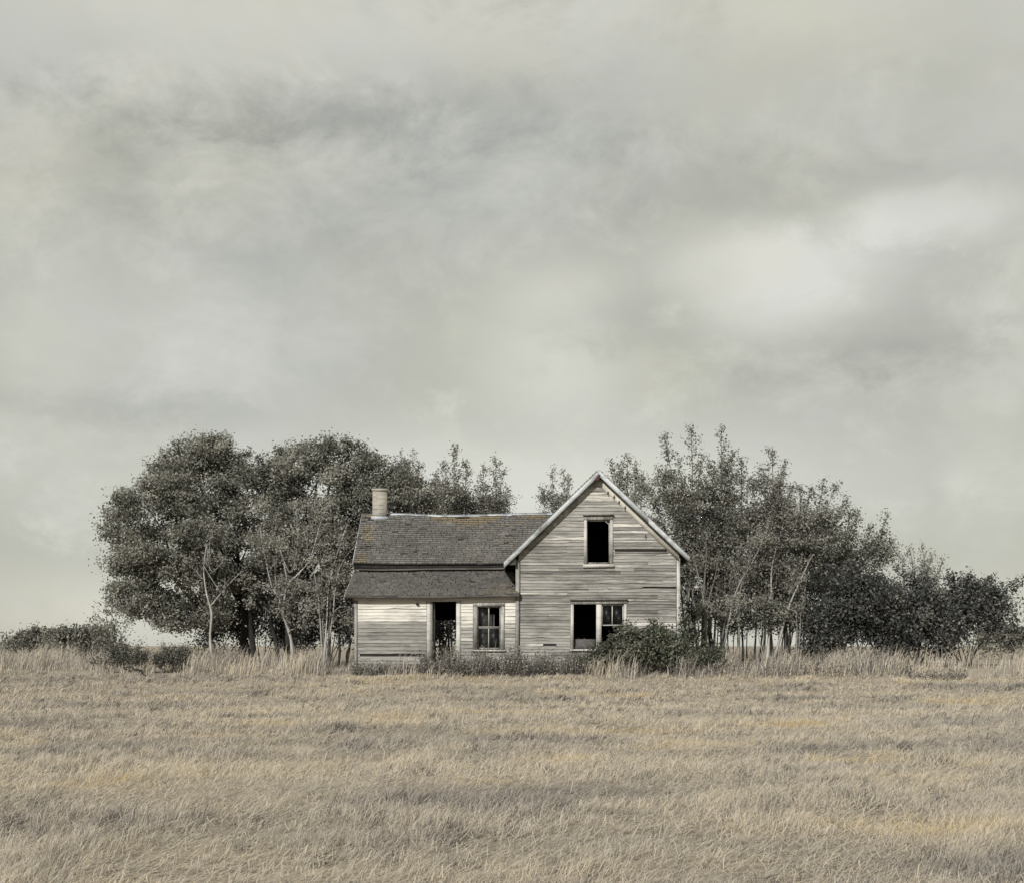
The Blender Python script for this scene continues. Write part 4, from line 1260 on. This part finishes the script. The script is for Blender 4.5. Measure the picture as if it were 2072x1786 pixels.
T = Tree('climbing_shrub', (X(1392, 49.6), 49.6), 'upright leafy shrub at the right corner of the house', 'bush', None, 'bark_dark', 'leaf_green')
for tx_, ty_ in ((1384, 1232), (1395, 1250), (1406, 1275), (1378, 1262)):
    T.stem(wig(T.base, P(tx_, ty_, 49.6), 5, .04), .018, .005, 4); T.plume(T.sk[-1], .28, 20, .1, .08, .05, dens=22)
T.done(.08)
bush('low_shrub', 1428, 1336, 26, 20, 49.2, 'little dark shrub right of the climbing shrub at the house corner', 'leaf_green', 5, 1.6, .075, cr=.18)
# behind the house, seen through the open porch
bush('rear_shrub', 900, 1262, 48, 66, 63, 'shrub behind the house seen through the open doorway', 'leaf_dark', 9, .75, .1)
T = Tree('leafless_trunk', (X(893, 62), 62), 'crooked bare tree behind the house seen through the doorway', 'tree trunk', None, 'bark_dark', 'leaf_dark')
for tx_, ty_ in ((880, 1240), (912, 1235), (898, 1225)):
    T.stem(wig(T.base, P(tx_, ty_, 62), 6, .08), .06, .03, 6)
T.done()

# fallen wood
for lab, p, q, r in (('dark crooked fallen branch lying in the grass under the left trees', (590, 1330, 52), (612, 1345, 51.6), .06),
                     ('black fallen branch in front of the low shrub at left', (255, 1352, 47.2), (296, 1350, 47.3), .035)):
    a = P(*p); b2 = P(*q)
    a[2] = float(ground(a[0], a[1])) + .32; b2[2] = float(ground(b2[0], b2[1])) + .05
    mb = MB(); mb.tube(wig(a, b2, 6, .04, .06), [r * .6, r, r * 1.1, r, r * .8, r * .4], 7)
    tag(mb.build('fallen_branch', M['bark_dark'], None, tuple(b2), True), lab, 'branch', 'fallen branches in the grass')

# ------------------------------------------------------------------ light
AZ, EL = math.radians(22), math.radians(32)
sd = np.array([-math.sin(AZ) * math.cos(EL), -math.cos(AZ) * math.cos(EL), math.sin(EL)])
sun = bpy.data.lights.new('sun', 'SUN'); sun.energy = 3.9; sun.angle = math.radians(1.5); sun.color = (1.0, 0.98, 0.945)
so = bpy.data.objects.new('sun', sun); COL.objects.link(so); so.location = (-30, -30, 40)
from mathutils import Vector
so.rotation_euler = Vector((-sd).tolist()).to_track_quat('-Z', 'Y').to_euler()

wd = bpy.data.worlds.new('World'); scn.world = wd; wd.use_nodes = True
n = wd.node_tree.nodes; l = wd.node_tree.links
bg = n['Background']; bg.inputs['Strength'].default_value = 1.0
sky = n.new('ShaderNodeTexSky'); sky.sky_type = 'NISHITA'; sky.sun_disc = False
sky.sun_elevation = EL; sky.sun_rotation = math.atan2(sd[0], sd[1])
skc = mixc(n, l, 1.0, sky.outputs[0], (0.08, 0.08, 0.08), 'MULTIPLY')
tc = n.new('ShaderNodeTexCoord')


def wmap(scale, loc=(0, 0, 0)):
    mp = n.new('ShaderNodeMapping'); mp.inputs['Scale'].default_value = scale; mp.inputs['Location'].default_value = loc
    l.new(tc.outputs['Generated'], mp.inputs[0]); return mp.outputs[0]


c1 = noise(n, l, wmap((5.0, 5.0, 7.5), (3, 1, 2)), 1.0, 9, 0.62, 0.3)
c2 = noise(n, l, wmap((17, 17, 24), (1, 7, 4)), 1.0, 8, 0.66, 0.35)
cl = math_(n, l, 'ADD', math_(n, l, 'MULTIPLY', c1, 0.62), math_(n, l, 'MULTIPLY', c2, 0.46))


def cloudbank(px, py, sx, sy, amt):
    """a lighter or darker bank of cloud in one direction of the sky"""
    global cl
    c = np.array([(px - CX) / F, 1.0, (HY - py) / F]); c /= np.linalg.norm(c)
    v = n.new('ShaderNodeVectorMath'); v.operation = 'SUBTRACT'; l.new(tc.outputs['Generated'], v.inputs[0]); v.inputs[1].default_value = c.tolist()
    w = n.new('ShaderNodeVectorMath'); w.operation = 'MULTIPLY'; l.new(v.outputs[0], w.inputs[0]); w.inputs[1].default_value = (F / sx, 3.0, F / sy)
    g_ = n.new('ShaderNodeVectorMath'); g_.operation = 'LENGTH'; l.new(w.outputs[0], g_.inputs[0])
    ln = math_(n, l, 'ADD', g_.outputs['Value'], math_(n, l, 'MULTIPLY', math_(n, l, 'SUBTRACT', c2, 0.5), 2.2))
    ln = math_(n, l, 'ADD', ln, math_(n, l, 'MULTIPLY', math_(n, l, 'SUBTRACT', c1, 0.5), 2.2))
    mr = n.new('ShaderNodeMapRange'); mr.interpolation_type = 'SMOOTHSTEP'
    mr.inputs[1].default_value = 1.25; mr.inputs[2].default_value = 0.0; l.new(ln, mr.inputs[0])
    cl = math_(n, l, 'ADD', cl, math_(n, l, 'MULTIPLY', mr.outputs[0], amt))


for cb in ((1500, 560, 200, 110, .24), (1680, 530, 180, 90, .20), (1840, 440, 170, 60, .26), (1620, 640, 260, 60, .14), (1130, 590, 150, 60, .08), (1130, 730, 220, 190, .15), (1330, 640, 260, 80, -.10), (640, 230, 560, 90, -.16),
           (430, 700, 380, 150, .08), (250, 300, 200, 160, -.07), (1500, 280, 500, 100, .07), (1800, 680, 250, 90, -.09), (300, 830, 260, 50, -.09), (1000, 1000, 900, 160, .26), (250, 1240, 400, 120, .16), (1700, 1280, 500, 130, .16), (1450, 380, 330, 60, -.06), (1000, 20, 1500, 150, .14), (60, 500, 160, 500, .08), (2030, 600, 120, 600, .08)):
    cloudbank(*cb)
rp = ramp(n, [(0.32, (0.33, 0.33, 0.30)), (0.45, (0.43, 0.43, 0.385)), (0.56, (0.505, 0.503, 0.45)), (0.68, (0.60, 0.597, 0.54)), (0.84, (0.69, 0.685, 0.635))])
l.new(cl, rp.inputs[0])
yl = noise(n, l, wmap((5, 5, 8), (9, 2, 5)), 1.0, 5, 0.6)
yr = ramp(n, [(0.38, (1, 1, 1)), (0.68, (1.02, 1.0, 0.925))]); l.new(yl, yr.inputs[0])
cc = mixc(n, l, 1.0, rp.outputs[0], yr.outputs[0], 'MULTIPLY')
l.new(mixc(n, l, 0.9, skc, cc), bg.inputs['Color'])

# ------------------------------------------------------------------ camera
cam = bpy.data.cameras.new('camera'); co_ = bpy.data.objects.new('camera', cam); COL.objects.link(co_)
co_.location = (0, 0, EYE); co_.rotation_euler = (math.radians(90), 0, 0)
cam.sensor_fit = 'HORIZONTAL'; cam.sensor_width = 36; cam.lens = F / 2072 * 36
cam.shift_y = (HY - 892.3) / 2072
cam.clip_start = 0.1; cam.clip_end = 8000
scn.camera = co_
scn.view_settings.view_transform = 'Standard'; scn.view_settings.look = 'None'
scn.view_settings.exposure = 0.12; scn.view_settings.gamma = 1
scn.render.film_transparent = False
scn.cycles.max_bounces = 6; scn.cycles.transparent_max_bounces = 12
